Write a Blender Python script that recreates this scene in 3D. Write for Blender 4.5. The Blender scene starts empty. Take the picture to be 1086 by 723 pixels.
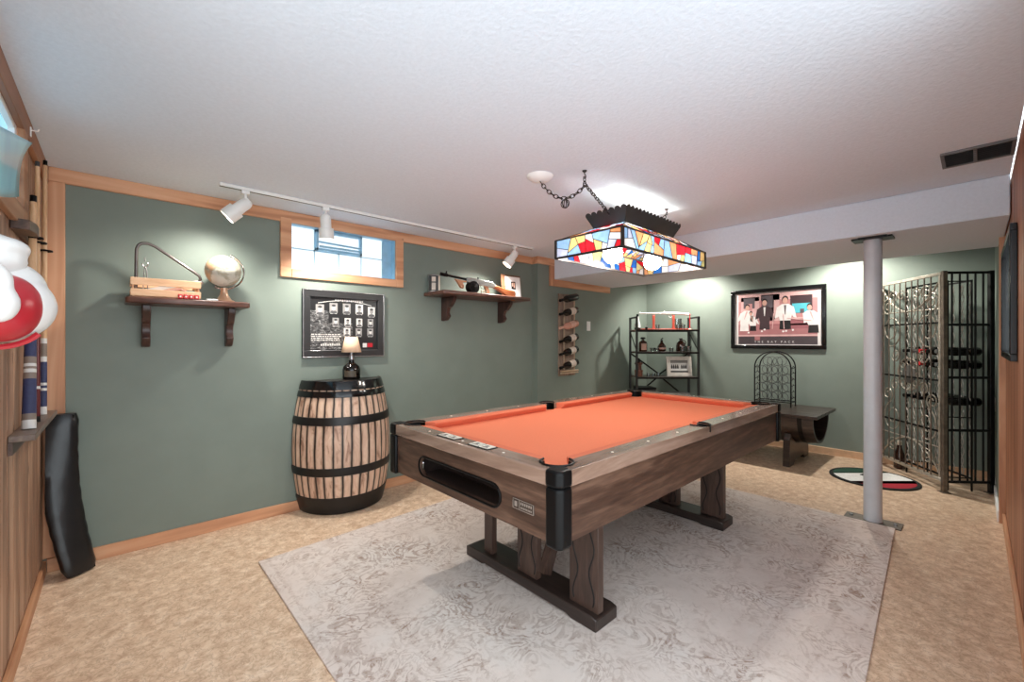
import bpy, bmesh, math, random
from math import sin, cos, pi, radians as R
from mathutils import Vector, Matrix
random.seed(7)
sc = bpy.context.scene
col = sc.collection

# ------------------------------------------------------------------ materials
def s2l(c):
    return tuple((x/255/12.92 if x/255 <= .04045 else ((x/255+.055)/1.055)**2.4) for x in c) + (1.0,)

def newmat(name):
    m = bpy.data.materials.new(name); m.use_nodes = True
    nt = m.node_tree; b = nt.nodes['Principled BSDF']
    return m, nt, b

def nd(nt, typ, **kw):
    n = nt.nodes.new(typ)
    for k, v in kw.items(): setattr(n, k, v)
    return n

def ramp(nt, stops, interp='LINEAR'):
    n = nt.nodes.new('ShaderNodeValToRGB'); r = n.color_ramp; r.interpolation = interp
    while len(r.elements) < len(stops): r.elements.new(.5)
    for e, (p, c) in zip(r.elements, stops): e.position = p; e.color = c
    return n

def math_(nt, op, a, b=None, clamp=False):
    n = nt.nodes.new('ShaderNodeMath'); n.operation = op; n.use_clamp = clamp
    for i, x in enumerate((a, b)):
        if x is None: continue
        if isinstance(x, (int, float)): n.inputs[i].default_value = x
        else: nt.links.new(x, n.inputs[i])
    return n.outputs[0]

def mixc(nt, fac, a, b, mode='MIX'):
    n = nt.nodes.new('ShaderNodeMix'); n.data_type = 'RGBA'; n.blend_type = mode
    for i, x in ((0, fac), (6, a), (7, b)):
        if isinstance(x, (int, float)): n.inputs[i].default_value = x
        elif isinstance(x, tuple): n.inputs[i].default_value = x
        else: nt.links.new(x, n.inputs[i])
    return n.outputs[2]

def coords(nt, scale=(1, 1, 1)):
    t = nd(nt, 'ShaderNodeTexCoord'); m = nd(nt, 'ShaderNodeMapping')
    m.inputs['Scale'].default_value = scale
    nt.links.new(t.outputs['Object'], m.inputs['Vector'])
    return m.outputs['Vector']

def noise(nt, vec, scale, detail=4, rough=.55, dist=0):
    n = nd(nt, 'ShaderNodeTexNoise'); n.inputs['Scale'].default_value = scale
    n.inputs['Detail'].default_value = detail; n.inputs['Roughness'].default_value = rough
    n.inputs['Distortion'].default_value = dist
    if vec is not None: nt.links.new(vec, n.inputs['Vector'])
    return n.outputs['Fac']

def bump(nt, b, h, strength=.2, dist=.01):
    n = nd(nt, 'ShaderNodeBump'); n.inputs['Strength'].default_value = strength; n.inputs['Distance'].default_value = dist
    nt.links.new(h, n.inputs['Height']); nt.links.new(n.outputs[0], b.inputs['Normal'])

def plain(name, rgb, rough=.5, metal=0, spec=.5, var=.06, nscale=14, bmp=0):
    """flat colour with a little procedural variation"""
    m, nt, b = newmat(name)
    c = s2l(rgb)
    v = noise(nt, coords(nt), nscale)
    lo = tuple(x*(1-var*2) for x in c[:3]) + (1,); hi = tuple(min(1, x*(1+var*2)) for x in c[:3]) + (1,)
    r = ramp(nt, [(.3, lo), (.7, hi)]); nt.links.new(v, r.inputs[0]); nt.links.new(r.outputs[0], b.inputs['Base Color'])
    b.inputs['Roughness'].default_value = rough; b.inputs['Metallic'].default_value = metal
    b.inputs['Specular IOR Level'].default_value = spec
    if bmp: bump(nt, b, v, bmp)
    return m

def wood(name, dark, mid, light, axis='x', rough=.4, freq=9, spec=.5, dist=1.6, fine=.35):
    m, nt, b = newmat(name)
    st = {'x': (.12, 1, 1), 'y': (1, .12, 1), 'z': (1, 1, .12)}[axis]
    v = coords(nt, st)
    a = noise(nt, v, freq, 5, .6, dist)
    f = noise(nt, v, freq*9, 3, .6, .3)
    fac = math_(nt, 'ADD', math_(nt, 'MULTIPLY', a, 1-fine), math_(nt, 'MULTIPLY', f, fine))
    r = ramp(nt, [(.34, s2l(dark)), (.5, s2l(mid)), (.64, s2l(light))]); nt.links.new(fac, r.inputs[0])
    nt.links.new(r.outputs[0], b.inputs['Base Color'])
    b.inputs['Roughness'].default_value = rough; b.inputs['Specular IOR Level'].default_value = spec
    bump(nt, b, fac, .08, .003)
    return m

def knotty(name, dark, mid, light, axis='z', board=None, rough=.5, boardaxis='y'):
    """pine with knots; board = width of a board for a change of tone from board to board"""
    m, nt, b = newmat(name)
    st = {'x': (.1, 1, 1), 'y': (1, .1, 1), 'z': (1, 1, .1)}[axis]
    v = coords(nt, st)
    a = noise(nt, v, 9, 3, .5, 1.2)
    r = ramp(nt, [(.3, s2l(dark)), (.5, s2l(mid)), (.7, s2l(light))])
    fac = a
    if board:
        t = nd(nt, 'ShaderNodeTexCoord'); sx = nd(nt, 'ShaderNodeSeparateXYZ'); nt.links.new(t.outputs['Object'], sx.inputs[0])
        k = math_(nt, 'FLOOR', math_(nt, 'DIVIDE', sx.outputs[1 if boardaxis == 'y' else 0], board))
        w = nd(nt, 'ShaderNodeTexWhiteNoise', noise_dimensions='1D'); nt.links.new(k, w.inputs['W'])
        fac = math_(nt, 'ADD', a, math_(nt, 'MULTIPLY', math_(nt, 'SUBTRACT', w.outputs[0], .5), .28))
    nt.links.new(fac, r.inputs[0])
    kv = coords(nt, {'x': (.55, 1, 1), 'y': (1, .55, 1), 'z': (1, 1, .55)}[axis])
    vo = nd(nt, 'ShaderNodeTexVoronoi'); vo.inputs['Scale'].default_value = 4.2
    nt.links.new(kv, vo.inputs['Vector'])
    kr = ramp(nt, [(.045, (1, 1, 1, 1)), (.085, (0, 0, 0, 1))]); nt.links.new(vo.outputs['Distance'], kr.inputs[0])
    kc = tuple(x*.45 for x in s2l(dark)[:3]) + (1,)
    nt.links.new(mixc(nt, kr.outputs[0], r.outputs[0], kc), b.inputs['Base Color'])
    b.inputs['Roughness'].default_value = rough
    bump(nt, b, a, .06, .003)
    return m

def glassy(name, rgb, alpha_fac=.2, rough=.05):
    """thin clear or tinted glass: mostly see-through with a glossy surface"""
    m = bpy.data.materials.new(name); m.use_nodes = True; nt = m.node_tree
    for n in list(nt.nodes): nt.nodes.remove(n)
    o = nd(nt, 'ShaderNodeOutputMaterial'); t = nd(nt, 'ShaderNodeBsdfTransparent'); g = nd(nt, 'ShaderNodeBsdfGlossy')
    t.inputs[0].default_value = s2l(rgb); g.inputs['Roughness'].default_value = rough
    f = nd(nt, 'ShaderNodeFresnel'); f.inputs[0].default_value = 1.45
    fac = math_(nt, 'ADD', f.outputs[0], alpha_fac, True)
    mx = nd(nt, 'ShaderNodeMixShader'); nt.links.new(fac, mx.inputs[0]); nt.links.new(t.outputs[0], mx.inputs[1]); nt.links.new(g.outputs[0], mx.inputs[2])
    nt.links.new(mx.outputs[0], o.inputs[0])
    return m

def stained(name, rgb, trans=.5):
    m = bpy.data.materials.new(name); m.use_nodes = True; nt = m.node_tree
    b = nt.nodes['Principled BSDF']; o = nt.nodes['Material Output']
    n = noise(nt, coords(nt), 30, 3)
    c = s2l(rgb); r = ramp(nt, [(.3, tuple(x*.75 for x in c[:3])+(1,)), (.7, c)]); nt.links.new(n, r.inputs[0])
    nt.links.new(r.outputs[0], b.inputs['Base Color']); b.inputs['Roughness'].default_value = .15
    t = nd(nt, 'ShaderNodeBsdfTranslucent'); nt.links.new(r.outputs[0], t.inputs[0])
    mx = nd(nt, 'ShaderNodeMixShader'); mx.inputs[0].default_value = trans
    nt.links.new(b.outputs[0], mx.inputs[1]); nt.links.new(t.outputs[0], mx.inputs[2]); nt.links.new(mx.outputs[0], o.inputs[0])
    return m

def emit(name, rgb, strength):
    m, nt, b = newmat(name)
    b.inputs['Base Color'].default_value = s2l(rgb); b.inputs['Emission Color'].default_value = s2l(rgb)
    b.inputs['Emission Strength'].default_value = strength
    return m

M = {}
M['green'] = plain('sage green wall paint', (122, 133, 124), .55, var=.02, nscale=5, spec=.4)
M['ceiling'] = plain('white textured ceiling paint', (218, 227, 237), .85, var=.015, nscale=60, bmp=.25)
M['white'] = plain('white paint', (238, 238, 236), .4, var=.01)
M['white_metal'] = plain('white enamel', (235, 235, 232), .35, var=.01)
M['pine'] = knotty('honey pine trim', (178, 122, 88), (208, 154, 116), (222, 174, 138), 'x')
M['pine_v'] = knotty('honey pine upright', (178, 122, 88), (210, 156, 118), (224, 176, 140), 'z')
M['panel'] = knotty('knotty pine boards', (126, 94, 74), (158, 122, 98), (182, 146, 120), 'z', .13, .45)
M['panel_r'] = knotty('red brown pine boards', (134, 82, 56), (164, 106, 74), (184, 126, 92), 'z', .085, .45, 'x')
M['black'] = plain('black plastic', (9, 9, 10), .4, spec=.2, var=.05)
M['black_gloss'] = plain('black gloss', (14, 14, 15), .12, var=.02)
M['black_metal'] = plain('black wrought iron', (28, 28, 28), .45, .6)
M['bronze'] = plain('lit-toned iron', (182, 174, 160), .35, .55, var=.12, nscale=22)  # pale tone puts the light on the gate front into the iron colour
M['dark_iron'] = plain('dark lit-toned iron', (122, 110, 98), .42, .7, var=.14, nscale=22)  # gate bars and near post lightened as if lit from the front
M['steel'] = plain('steel', (170, 170, 172), .3, .9)
M['chrome'] = plain('chrome', (215, 215, 218), .12, 1)
M['walnut_y'] = wood('walnut laminate along the end', (42, 28, 23), (78, 56, 45), (112, 85, 70), 'y', .38, 6, dist=2.4)
M['walnut_x'] = wood('walnut laminate along the side', (42, 28, 23), (78, 56, 45), (112, 85, 70), 'x', .38, 6, dist=2.4)
M['walnut_z'] = wood('dark walnut uprights', (42, 30, 25), (66, 48, 40), (86, 66, 56), 'z', .42)
M['rail_x'] = wood('polished walnut rail long', (112, 88, 75), (146, 119, 103), (168, 142, 126), 'x', .27, 6, fine=.15)  # both rail tones lightened to stand in for lamp sheen on the walnut
M['rail_y'] = wood('polished walnut rail short', (112, 88, 75), (146, 119, 103), (168, 142, 126), 'y', .27, 6, fine=.15)
M['foot'] = wood('dark walnut foot', (34, 26, 23), (48, 37, 33), (62, 50, 44), 'y', .35)
M['shelf'] = wood('dark cherry shelf', (60, 38, 32), (92, 60, 50), (122, 86, 72), 'x', .35)
M['darkwood'] = wood('espresso barrel wood', (30, 23, 20), (50, 39, 34), (78, 64, 57), 'y', .3)
M['lightwood'] = wood('bare crate wood', (196, 150, 112), (220, 178, 140), (236, 200, 164), 'x', .6)
M['stock'] = wood('orange brown gunstock', (136, 74, 42), (176, 104, 64), (200, 130, 86), 'x', .35)
M['pallet'] = wood('grey brown pallet board', (112, 92, 80), (146, 124, 108), (172, 152, 136), 'z', .6)
M['redwood'] = plain('red lacquered wood', (176, 78, 62), .4)
M['copper'] = plain('brushed pale copper pipe', (206, 184, 160), .3, .6)
M['cloth'] = plain('coral orange felt', (228, 130, 97), .9, var=.02, nscale=120, spec=.15)
M['cushion'] = plain('coral orange cushion felt', (218, 121, 91), .85, var=.02, nscale=120, spec=.15)
M['ivory'] = plain('ivory plastic', (232, 226, 212), .4)
M['cream'] = plain('cream lampshade', (236, 200, 168), .8)
M['bottle'] = plain('dark bottle glass', (18, 14, 12), .1, spec=.5)
M['amber'] = plain('brown whiskey bottle glass', (62, 38, 28), .1, spec=.8)
M['label'] = plain('paper label', (216, 204, 190), .7)
M['pinklabel'] = plain('pink label', (214, 170, 152), .6)
M['glass'] = glassy('clear glass', (236, 240, 240), .12)
M['redplastic'] = plain('red plastic', (196, 40, 46), .4)
M['red'] = plain('red cloth', (166, 24, 44), .8, nscale=60)
M['greenrug'] = plain('dark green cloth', (38, 74, 58), .9, nscale=60)
M['whiterug'] = plain('white cloth', (232, 232, 228), .9, nscale=60)
M['blackrug'] = plain('black binding', (28, 30, 28), .9, nscale=60)
M['whiteleather'] = plain('white glossy leather', (206, 204, 201), .28, var=.03, nscale=8)
M['redleather'] = plain('red glossy leather', (160, 32, 42), .3, var=.06, nscale=12)
M['vinyl'] = plain('black quilted vinyl', (20, 20, 22), .3, var=.1, nscale=9, bmp=.3)
M['column'] = plain('grey white column paint', (196, 198, 202), .35, var=.02)
M['plate'] = plain('dull steel plate', (120, 112, 104), .45, .6, var=.12)
M['outlet'] = plain('white switch plastic', (240, 240, 238), .3, var=.01)
M['bluesheet'] = plain('pale blue plastic', (158, 226, 250), .12, var=.08, nscale=4)
M['bluevinyl'] = plain('pale blue vinyl window frame', (150, 196, 222), .4)
M['mortar'] = plain('blue grey mortar', (168, 200, 214), .7)
M['darkgrey'] = plain('dark grey plastic', (58, 58, 60), .5)
M['boxgrey'] = plain('grey cardboard', (110, 108, 104), .7)
M['navy'] = plain('navy cue wrap', (44, 50, 86), .6, nscale=60)
M['burgundy'] = plain('burgundy cue butt', (90, 26, 30), .25)
M['maple'] = wood('maple cue shaft', (184, 140, 100), (208, 166, 124), (224, 186, 148), 'z', .3)
M['greywrap'] = plain('grey brown cue wrap', (124, 110, 100), .5)
M['shadowgap'] = plain('dark hollow', (12, 11, 11), .8)
M['ventgrey'] = plain('grey vent metal', (112, 110, 110), .5, .3)
M['soil'] = plain('brown pottery', (140, 92, 74), .5)

for k_ in ('rail_x', 'rail_y'):
    pb_ = M[k_].node_tree.nodes['Principled BSDF']; pb_.inputs['Coat Weight'].default_value = .7; pb_.inputs['Coat Roughness'].default_value = .12

def floor_mat():
    m, nt, b = newmat('tan marbled vinyl floor')
    v = coords(nt)
    n1 = noise(nt, v, 17, 6, .7, .25); n2 = noise(nt, v, 26, 4, .6, .9)
    r1 = ramp(nt, [(.34, s2l((192, 160, 133))), (.5, s2l((216, 188, 160))), (.66, s2l((234, 212, 188)))])
    nt.links.new(n1, r1.inputs[0])
    vein = math_(nt, 'ABSOLUTE', math_(nt, 'SUBTRACT', n2, .5))
    r2 = ramp(nt, [(.0, (1, 1, 1, 1)), (.045, (0, 0, 0, 1))]); nt.links.new(vein, r2.inputs[0])
    f = math_(nt, 'MULTIPLY', r2.outputs[0], .5)
    nt.links.new(mixc(nt, f, r1.outputs[0], s2l((158, 124, 96))), b.inputs['Base Color'])
    b.inputs['Roughness'].default_value = .42; b.inputs['Specular IOR Level'].default_value = .4
    bump(nt, b, n2, .05, .002)
    return m
M['floor'] = floor_mat()

def rug_mat(hx, hy):
    m, nt, b = newmat('faded oriental rug pile')
    v = coords(nt)
    t = nd(nt, 'ShaderNodeTexCoord'); sx = nd(nt, 'ShaderNodeSeparateXYZ'); nt.links.new(t.outputs['Object'], sx.inputs[0])
    ax = math_(nt, 'SUBTRACT', hx, math_(nt, 'ABSOLUTE', sx.outputs[0]))
    ay = math_(nt, 'SUBTRACT', hy, math_(nt, 'ABSOLUTE', sx.outputs[1]))
    d = math_(nt, 'MINIMUM', ax, ay)                                    # distance from the rug's edge
    wob = math_(nt, 'ADD', d, math_(nt, 'MULTIPLY', math_(nt, 'SUBTRACT', noise(nt, v, 22, 3), .5), .03))
    band = ramp(nt, [(0, (.1,)*3+(1,)), (.028, (.6,)*3+(1,)), (.05, (.15,)*3+(1,)), (.13, (.5,)*3+(1,)), (.16, (.1,)*3+(1,)), (.30, (.62,)*3+(1,)),
                     (.335, (.2,)*3+(1,)), (.42, (.3,)*3+(1,)), (.44, (.05,)*3+(1,))], 'CONSTANT')
    nt.links.new(wob, band.inputs[0])
    # scrolling motifs: contour lines of distorted noise
    n1 = noise(nt, v, 5.5, 3, .5, 1.8)
    c1 = math_(nt, 'ABSOLUTE', math_(nt, 'SUBTRACT', math_(nt, 'FRACT', math_(nt, 'MULTIPLY', n1, 7)), .5))
    l1 = ramp(nt, [(.14, (1,)*3+(1,)), (.26, (0,)*3+(1,))]); nt.links.new(c1, l1.inputs[0])
    wear = ramp(nt, [(.40, (0,)*3+(1,)), (.62, (1,)*3+(1,))]); nt.links.new(noise(nt, v, 2.4, 6, .7), wear.inputs[0])
    spk = ramp(nt, [(.5, (0,)*3+(1,)), (.62, (1,)*3+(1,))]); nt.links.new(noise(nt, v, 26, 5, .7, 1.5), spk.inputs[0])
    mot = math_(nt, 'MULTIPLY', math_(nt, 'MULTIPLY', l1.outputs[0], wear.outputs[0]), .6)
    mot2 = math_(nt, 'MULTIPLY', math_(nt, 'MULTIPLY', spk.outputs[0], wear.outputs[0]), .45)
    bd = math_(nt, 'ADD', math_(nt, 'MULTIPLY', math_(nt, 'MULTIPLY', band.outputs[0], spk.outputs[0]), .45), math_(nt, 'MULTIPLY', band.outputs[0], .16))
    tot = math_(nt, 'ADD', math_(nt, 'ADD', mot, mot2), bd, True)
    base = ramp(nt, [(.35, s2l((210, 197, 189))), (.5, s2l((220, 208, 200))), (.65, s2l((217, 209, 203)))])
    nt.links.new(noise(nt, v, 2.2, 4), base.inputs[0])
    nt.links.new(mixc(nt, tot, base.outputs[0], s2l((156, 132, 118))), b.inputs['Base Color'])
    b.inputs['Roughness'].default_value = .95; b.inputs['Specular IOR Level'].default_value = .1
    bump(nt, b, noise(nt, v, 160, 2), .3, .004)
    return m

def stave_mat(n):
    m, nt, b = newmat('charred edge barrel staves')
    t = nd(nt, 'ShaderNodeTexCoord'); sx = nd(nt, 'ShaderNodeSeparateXYZ'); nt.links.new(t.outputs['Object'], sx.inputs[0])
    ang = math_(nt, 'MULTIPLY', math_(nt, 'ARCTAN2', sx.outputs[1], sx.outputs[0]), n/pi)
    v = coords(nt, (1, 1, .25))
    w = math_(nt, 'ADD', ang, math_(nt, 'MULTIPLY', math_(nt, 'SUBTRACT', noise(nt, v, 14, 4), .5), .34))
    e = math_(nt, 'ABSOLUTE', math_(nt, 'SUBTRACT', math_(nt, 'FRACT', w), .5))
    edge = ramp(nt, [(.22, (0,)*3+(1,)), (.36, (.35,)*3+(1,)), (.44, (1,)*3+(1,))]); nt.links.new(e, edge.inputs[0])
    g = ramp(nt, [(.36, s2l((156, 118, 98))), (.46, s2l((208, 172, 148))), (.66, s2l((228, 198, 174)))]); nt.links.new(noise(nt, v, 20, 6, .65, 1), g.inputs[0])
    nt.links.new(mixc(nt, edge.outputs[0], g.outputs[0], s2l((38, 28, 24))), b.inputs['Base Color'])
    b.inputs['Roughness'].default_value = .45
    return m

# ------------------------------------------------------------------ mesh building
class MB:
    def __init__(s): s.bm = bmesh.new(); s.mi = 0
    def mat(s, i): s.mi = i; return s
    def _tag(s, faces, smooth=False):
        for f in faces: f.material_index = s.mi; f.smooth = smooth
    def box(s, x0, x1, y0, y1, z0, z1):
        v = [s.bm.verts.new(p) for p in ((x0,y0,z0),(x1,y0,z0),(x1,y1,z0),(x0,y1,z0),(x0,y0,z1),(x1,y0,z1),(x1,y1,z1),(x0,y1,z1))]
        s._tag([s.bm.faces.new([v[i] for i in q]) for q in ((3,2,1,0),(4,5,6,7),(0,1,5,4),(1,2,6,5),(2,3,7,6),(3,0,4,7))]); return s
    def bar(s, a, b, w, h=None, up=(0,0,1)):
        """rectangular bar from a to b"""
        a, b = Vector(a), Vector(b); h = h or w; d = (b-a).normalized(); u = Vector(up)
        if abs(d.dot(u)) > .99: u = Vector((1,0,0))
        r = d.cross(u).normalized(); u = r.cross(d)
        v = []
        for p in (a, b):
            for sx, sz in ((-1,-1),(1,-1),(1,1),(-1,1)): v.append(s.bm.verts.new(p + r*sx*w/2 + u*sz*h/2))
        s._tag([s.bm.faces.new([v[i] for i in q]) for q in ((0,1,2,3),(7,6,5,4),(0,4,5,1),(1,5,6,2),(2,6,7,3),(3,7,4,0))]); return s
    def prism(s, pts, a0, a1, axis='z', smooth=False):
        """extrude a 2D outline; axis z: (x,y), axis y: (x,z), axis x: (y,z)"""
        def P(p, a): return {'z': (p[0],p[1],a), 'y': (p[0],a,p[1]), 'x': (a,p[0],p[1])}[axis]
        lo = [s.bm.verts.new(P(p,a0)) for p in pts]; hi = [s.bm.verts.new(P(p,a1)) for p in pts]; n = len(pts)
        fs = [s.bm.faces.new(lo[::-1]), s.bm.faces.new(hi)]
        fs += [s.bm.faces.new((lo[i],lo[(i+1)%n],hi[(i+1)%n],hi[i])) for i in range(n)]
        s._tag(fs, smooth); return s
    def flat(s, pts3):
        s._tag([s.bm.faces.new([s.bm.verts.new(p) for p in pts3])]); return s
    def tube(s, path, r, n=6, closed=False, taper=None):
        path = [Vector(p) for p in path]; m = len(path); rings = []; prev = None
        for i, p in enumerate(path):
            if closed: d = path[(i+1)%m]-path[i-1]
            else: d = path[min(i+1,m-1)]-path[max(i-1,0)]
            d = d.normalized() if d.length > 1e-9 else Vector((0,0,1))
            if prev is None:
                u = Vector((0,0,1)) if abs(d.z) < .9 else Vector((1,0,0)); a = d.cross(u).normalized()
            else: a = (prev - d*prev.dot(d)); a = a.normalized() if a.length > 1e-6 else d.orthogonal().normalized()
            prev = a; b = d.cross(a); rr = r if taper is None else r*taper[i]
            rings.append([s.bm.verts.new(p + (a*cos(2*pi*k/n)+b*sin(2*pi*k/n))*rr) for k in range(n)])
        fs = []
        for i in range(m if closed else m-1):
            A, B = rings[i], rings[(i+1)%m]
            for k in range(n): fs.append(s.bm.faces.new((A[k],A[(k+1)%n],B[(k+1)%n],B[k])))
        s._tag(fs, True)
        if not closed: s._tag([s.bm.faces.new(rings[0][::-1]), s.bm.faces.new(rings[-1])])
        return s
    def lathe(s, prof, n=24, a0=0, a1=2*pi, c=(0,0,0), M4=None, cap=True):
        """profile of (r,z) turned about z"""
        full = abs(a1-a0-2*pi) < 1e-6; m = n if full else n+1; rings = []
        for r, z in prof:
            if r < 1e-6 and full:
                p = Vector((0,0,z)); p = (M4 @ p) if M4 else p; rings.append([s.bm.verts.new(p+Vector(c))]*m); continue
            ring = []
            for k in range(m):
                a = a0+(a1-a0)*k/n; p = Vector((r*cos(a), r*sin(a), z)); p = (M4 @ p) if M4 else p
                ring.append(s.bm.verts.new(p+Vector(c)))
            rings.append(ring)
        fs = []
        for A, B in zip(rings, rings[1:]):
            for k in range(m if full else n):
                q = [A[k],A[(k+1)%m],B[(k+1)%m],B[k]]; u = []
                for x in q:
                    if x not in u: u.append(x)
                if len(u) > 2: fs.append(s.bm.faces.new(u))
        s._tag(fs, True)
        if cap and full:
            for ring, rev in ((rings[0],1),(rings[-1],0)):
                if len(set(ring)) > 2: s._tag([s.bm.faces.new(ring[::-1] if rev else ring)])
        return s
    def cyl(s, a, b, r, n=16): return s.tube([a, b], r, n)
    def ball(s, c, r, n=20, sc_=(1,1,1), rot=None):
        Mx = Matrix.Diagonal((*sc_,1)); Mx = (rot.to_4x4() @ Mx) if rot else Mx
        return s.lathe([(r*sin(pi*i/(n//2)), -r*cos(pi*i/(n//2))) if 0 < i < n//2 else (0, -r if i == 0 else r) for i in range(n//2+1)], n, c=c, M4=Mx)
    def text(s, body, size, mtx, spacing=1.0, thick=.0006):
        cu = bpy.data.curves.new('t', 'FONT'); cu.body = body; cu.size = size; cu.align_x = 'CENTER'; cu.space_character = spacing; cu.extrude = thick
        o = bpy.data.objects.new('t', cu); col.objects.link(o)
        dg = bpy.context.evaluated_depsgraph_get(); me = bpy.data.meshes.new_from_object(o.evaluated_get(dg))
        me.transform(mtx); n0 = len(s.bm.faces); s.bm.from_mesh(me); s.bm.faces.ensure_lookup_table()
        s._tag(s.bm.faces[n0:]); bpy.data.objects.remove(o); bpy.data.curves.remove(cu); bpy.data.meshes.remove(me); return s
    def build(s, name, mats, parent=None, loc=(0,0,0), rz=0, bevel=0, seg=2, sub=0, solid=0):
        bmesh.ops.recalc_face_normals(s.bm, faces=s.bm.faces[:])
        me = bpy.data.meshes.new(name); s.bm.to_mesh(me); s.bm.free()
        for m in (mats if isinstance(mats, (list, tuple)) else [mats]): me.materials.append(m)
        o = bpy.data.objects.new(name, me); col.objects.link(o)
        o.location = loc; o.rotation_euler = (0,0,rz)
        if parent: o.parent = parent
        if solid: md = o.modifiers.new('s','SOLIDIFY'); md.thickness = solid; md.offset = 0
        if sub: md = o.modifiers.new('u','SUBSURF'); md.levels = md.render_levels = sub
        if bevel:
            md = o.modifiers.new('b','BEVEL'); md.width = bevel; md.segments = seg; md.limit_method = 'ANGLE'; md.angle_limit = R(40)
            md.harden_normals = False
        try: me.set_sharp_from_angle(angle=R(38))
        except Exception: pass
        return o

def tag(o, label, cat, group=None):
    o['label'] = label; o['category'] = cat
    if group: o['group'] = group
    return o
def thing(name, label, cat, loc=(0,0,0), rz=0, group=None):
    o = bpy.data.objects.new(name, None); col.objects.link(o); o.empty_display_size = .05
    o.location = loc; o.rotation_euler = (0,0,rz)
    return tag(o, label, cat, group)
def struct(mb, name, mats, **k):
    o = mb.build(name, mats, **k); o['kind'] = 'structure'; return o
def arc(cx, cy, r, a0, a1, n):
    return [(cx+r*cos(R(a0+(a1-a0)*i/n)), cy+r*sin(R(a0+(a1-a0)*i/n))) for i in range(n+1)]

# ------------------------------------------------------------------ room
XL, XB, YA, YA2, YR, ZC = -.30, 5.84, 3.45, 3.36, -.11, 2.22
XBUMP = 3.49                                     # where the back wall steps forward
struct(MB().box(XL-.1, XB+.1, YR-.25, YA+.1, -.1, 0), 'floor', M['floor'])
struct(MB().box(XL-.1, XB+.1, YR-.02, YA+.1, ZC, ZC+.1), 'ceiling', M['ceiling'])
# boxed-in beam crossing the room
SX0, SX1, SZ = 3.75, 4.95, 1.985
struct(MB().box(SX0, SX1, YR-.02, YA2, SZ, ZC), 'ceiling_soffit', M['ceiling'], bevel=.006)
# back wall with a window hole
WX0, WX1, WZ0, WZ1 = .945, 1.785, 1.80, 2.1395
b = MB(); b.box(XL-.1, WX0, YA, YA+.12, 0, ZC); b.box(WX1, XBUMP, YA, YA+.12, 0, ZC); b.box(WX0, WX1, YA, YA+.12, 0, WZ0); b.box(WX0, WX1, YA, YA+.12, WZ1, ZC)
struct(b, 'wall_back', M['green'])
struct(MB().box(XBUMP, XB+.1, YA2, YA+.12, 0, ZC), 'wall_back_step', M['green'])
struct(MB().box(XB, XB+.1, YR-.1, YA2, 0, ZC), 'wall_far', M['green'])
struct(MB().box(4.531, XB, YR-.1, YR, 0, ZC), 'wall_right_green', M['green'])
# pine board walls
LWY0, LWY1, LWZ0, LWZ1 = 1.78, 2.62, 1.80, 2.14
b = MB(); y = 1.12
while y < YA-.001:
    y1 = min(y+.13, YA); yy0, yy1 = y+.0025, y1-.0025
    spans = [(0, ZC)]
    if y1 > LWY0 and y < LWY1: spans = [(0, LWZ0), (LWZ1, ZC)]
    for z0, z1 in spans:
        b.prism([(XL-.05, y), (XL-.05, y1), (XL-.006, y1), (XL, yy1-.004), (XL, yy0+.004), (XL-.006, y)], z0, z1)
    y = y1
struct(b, 'wall_left', M['panel'])
b = MB(); x = 1.59; WR = -.135
while x < 4.5-.001:
    x1 = min(x+.085, 4.5)
    b.prism([(x, WR-.07), (x1, WR-.07), (x1, WR-.006), (x1-.006, WR), (x+.006, WR), (x, WR-.006)][::-1], 0, ZC)
    x = x1
struct(b, 'wall_right', M['panel_r'])
struct(MB().box(4.502, 4.53, WR-.06, YR+.006, 0, ZC-.001), 'trim_11', M['pine_v'], bevel=.003)
# trims
TR = .022
struct(MB().box(XL, XBUMP-TR, YA-TR, YA, 2.14, ZC-.001), 'trim_1', M['pine'], bevel=.003)
struct(MB().box(XBUMP-TR, XBUMP, YA2-TR, YA, 2.14, ZC-.001), 'trim_2', M['pine'], bevel=.003)
struct(MB().box(XBUMP, SX0, YA2-TR, YA2, 2.14, ZC-.001), 'trim_3', M['pine'], bevel=.003)
struct(MB().box(SX0-.075, SX0-.001, YA2-TR, YA2, 1.905, 2.14), 'trim_4', M['pine_v'], bevel=.003)
struct(MB().box(SX0-.001, SX1-.08, YA2-TR, YA2, 1.905, SZ-.001), 'trim_5', M['pine'], bevel=.003)
struct(MB().box(XL, -.215, YA-TR, YA, .08, 2.14), 'trim_6', M['pine_v'], bevel=.003)
struct(MB().box(XL, XL+.022, 1.12, YA-TR-.001, 2.125, ZC-.001), 'trim_7', knotty('brown pine top board', (120, 78, 52), (150, 100, 70), (176, 124, 88), 'y'), bevel=.003)
BH = .075
struct(MB().box(XL+.015, XBUMP-.015, YA-.015, YA, 0, BH), 'baseboard_back', M['pine'], bevel=.003)
struct(MB().box(XBUMP-.015, XB, YA2-.015, YA2, 0, BH), 'baseboard_back_step', M['pine'], bevel=.003)
struct(MB().box(XB-.015, XB, YR+.015, YA2-.015, 0, BH), 'baseboard_far', plain('pale pine baseboard', (206, 168, 134), .5), bevel=.003)
struct(MB().box(XL, XL+.015, 1.12, YA-.03, 0, BH), 'baseboard_left', knotty('pine baseboard', (150, 100, 70), (184, 132, 96), (206, 156, 118), 'y'), bevel=.003)
struct(MB().box(4.531, XB, YR, YR+.015, 0, BH), 'baseboard_right_green', M['white'], bevel=.003)
struct(MB().box(1.59, 4.5, WR, WR+.015, 0, BH), 'baseboard_right', M['pine'], bevel=.003)

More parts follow.
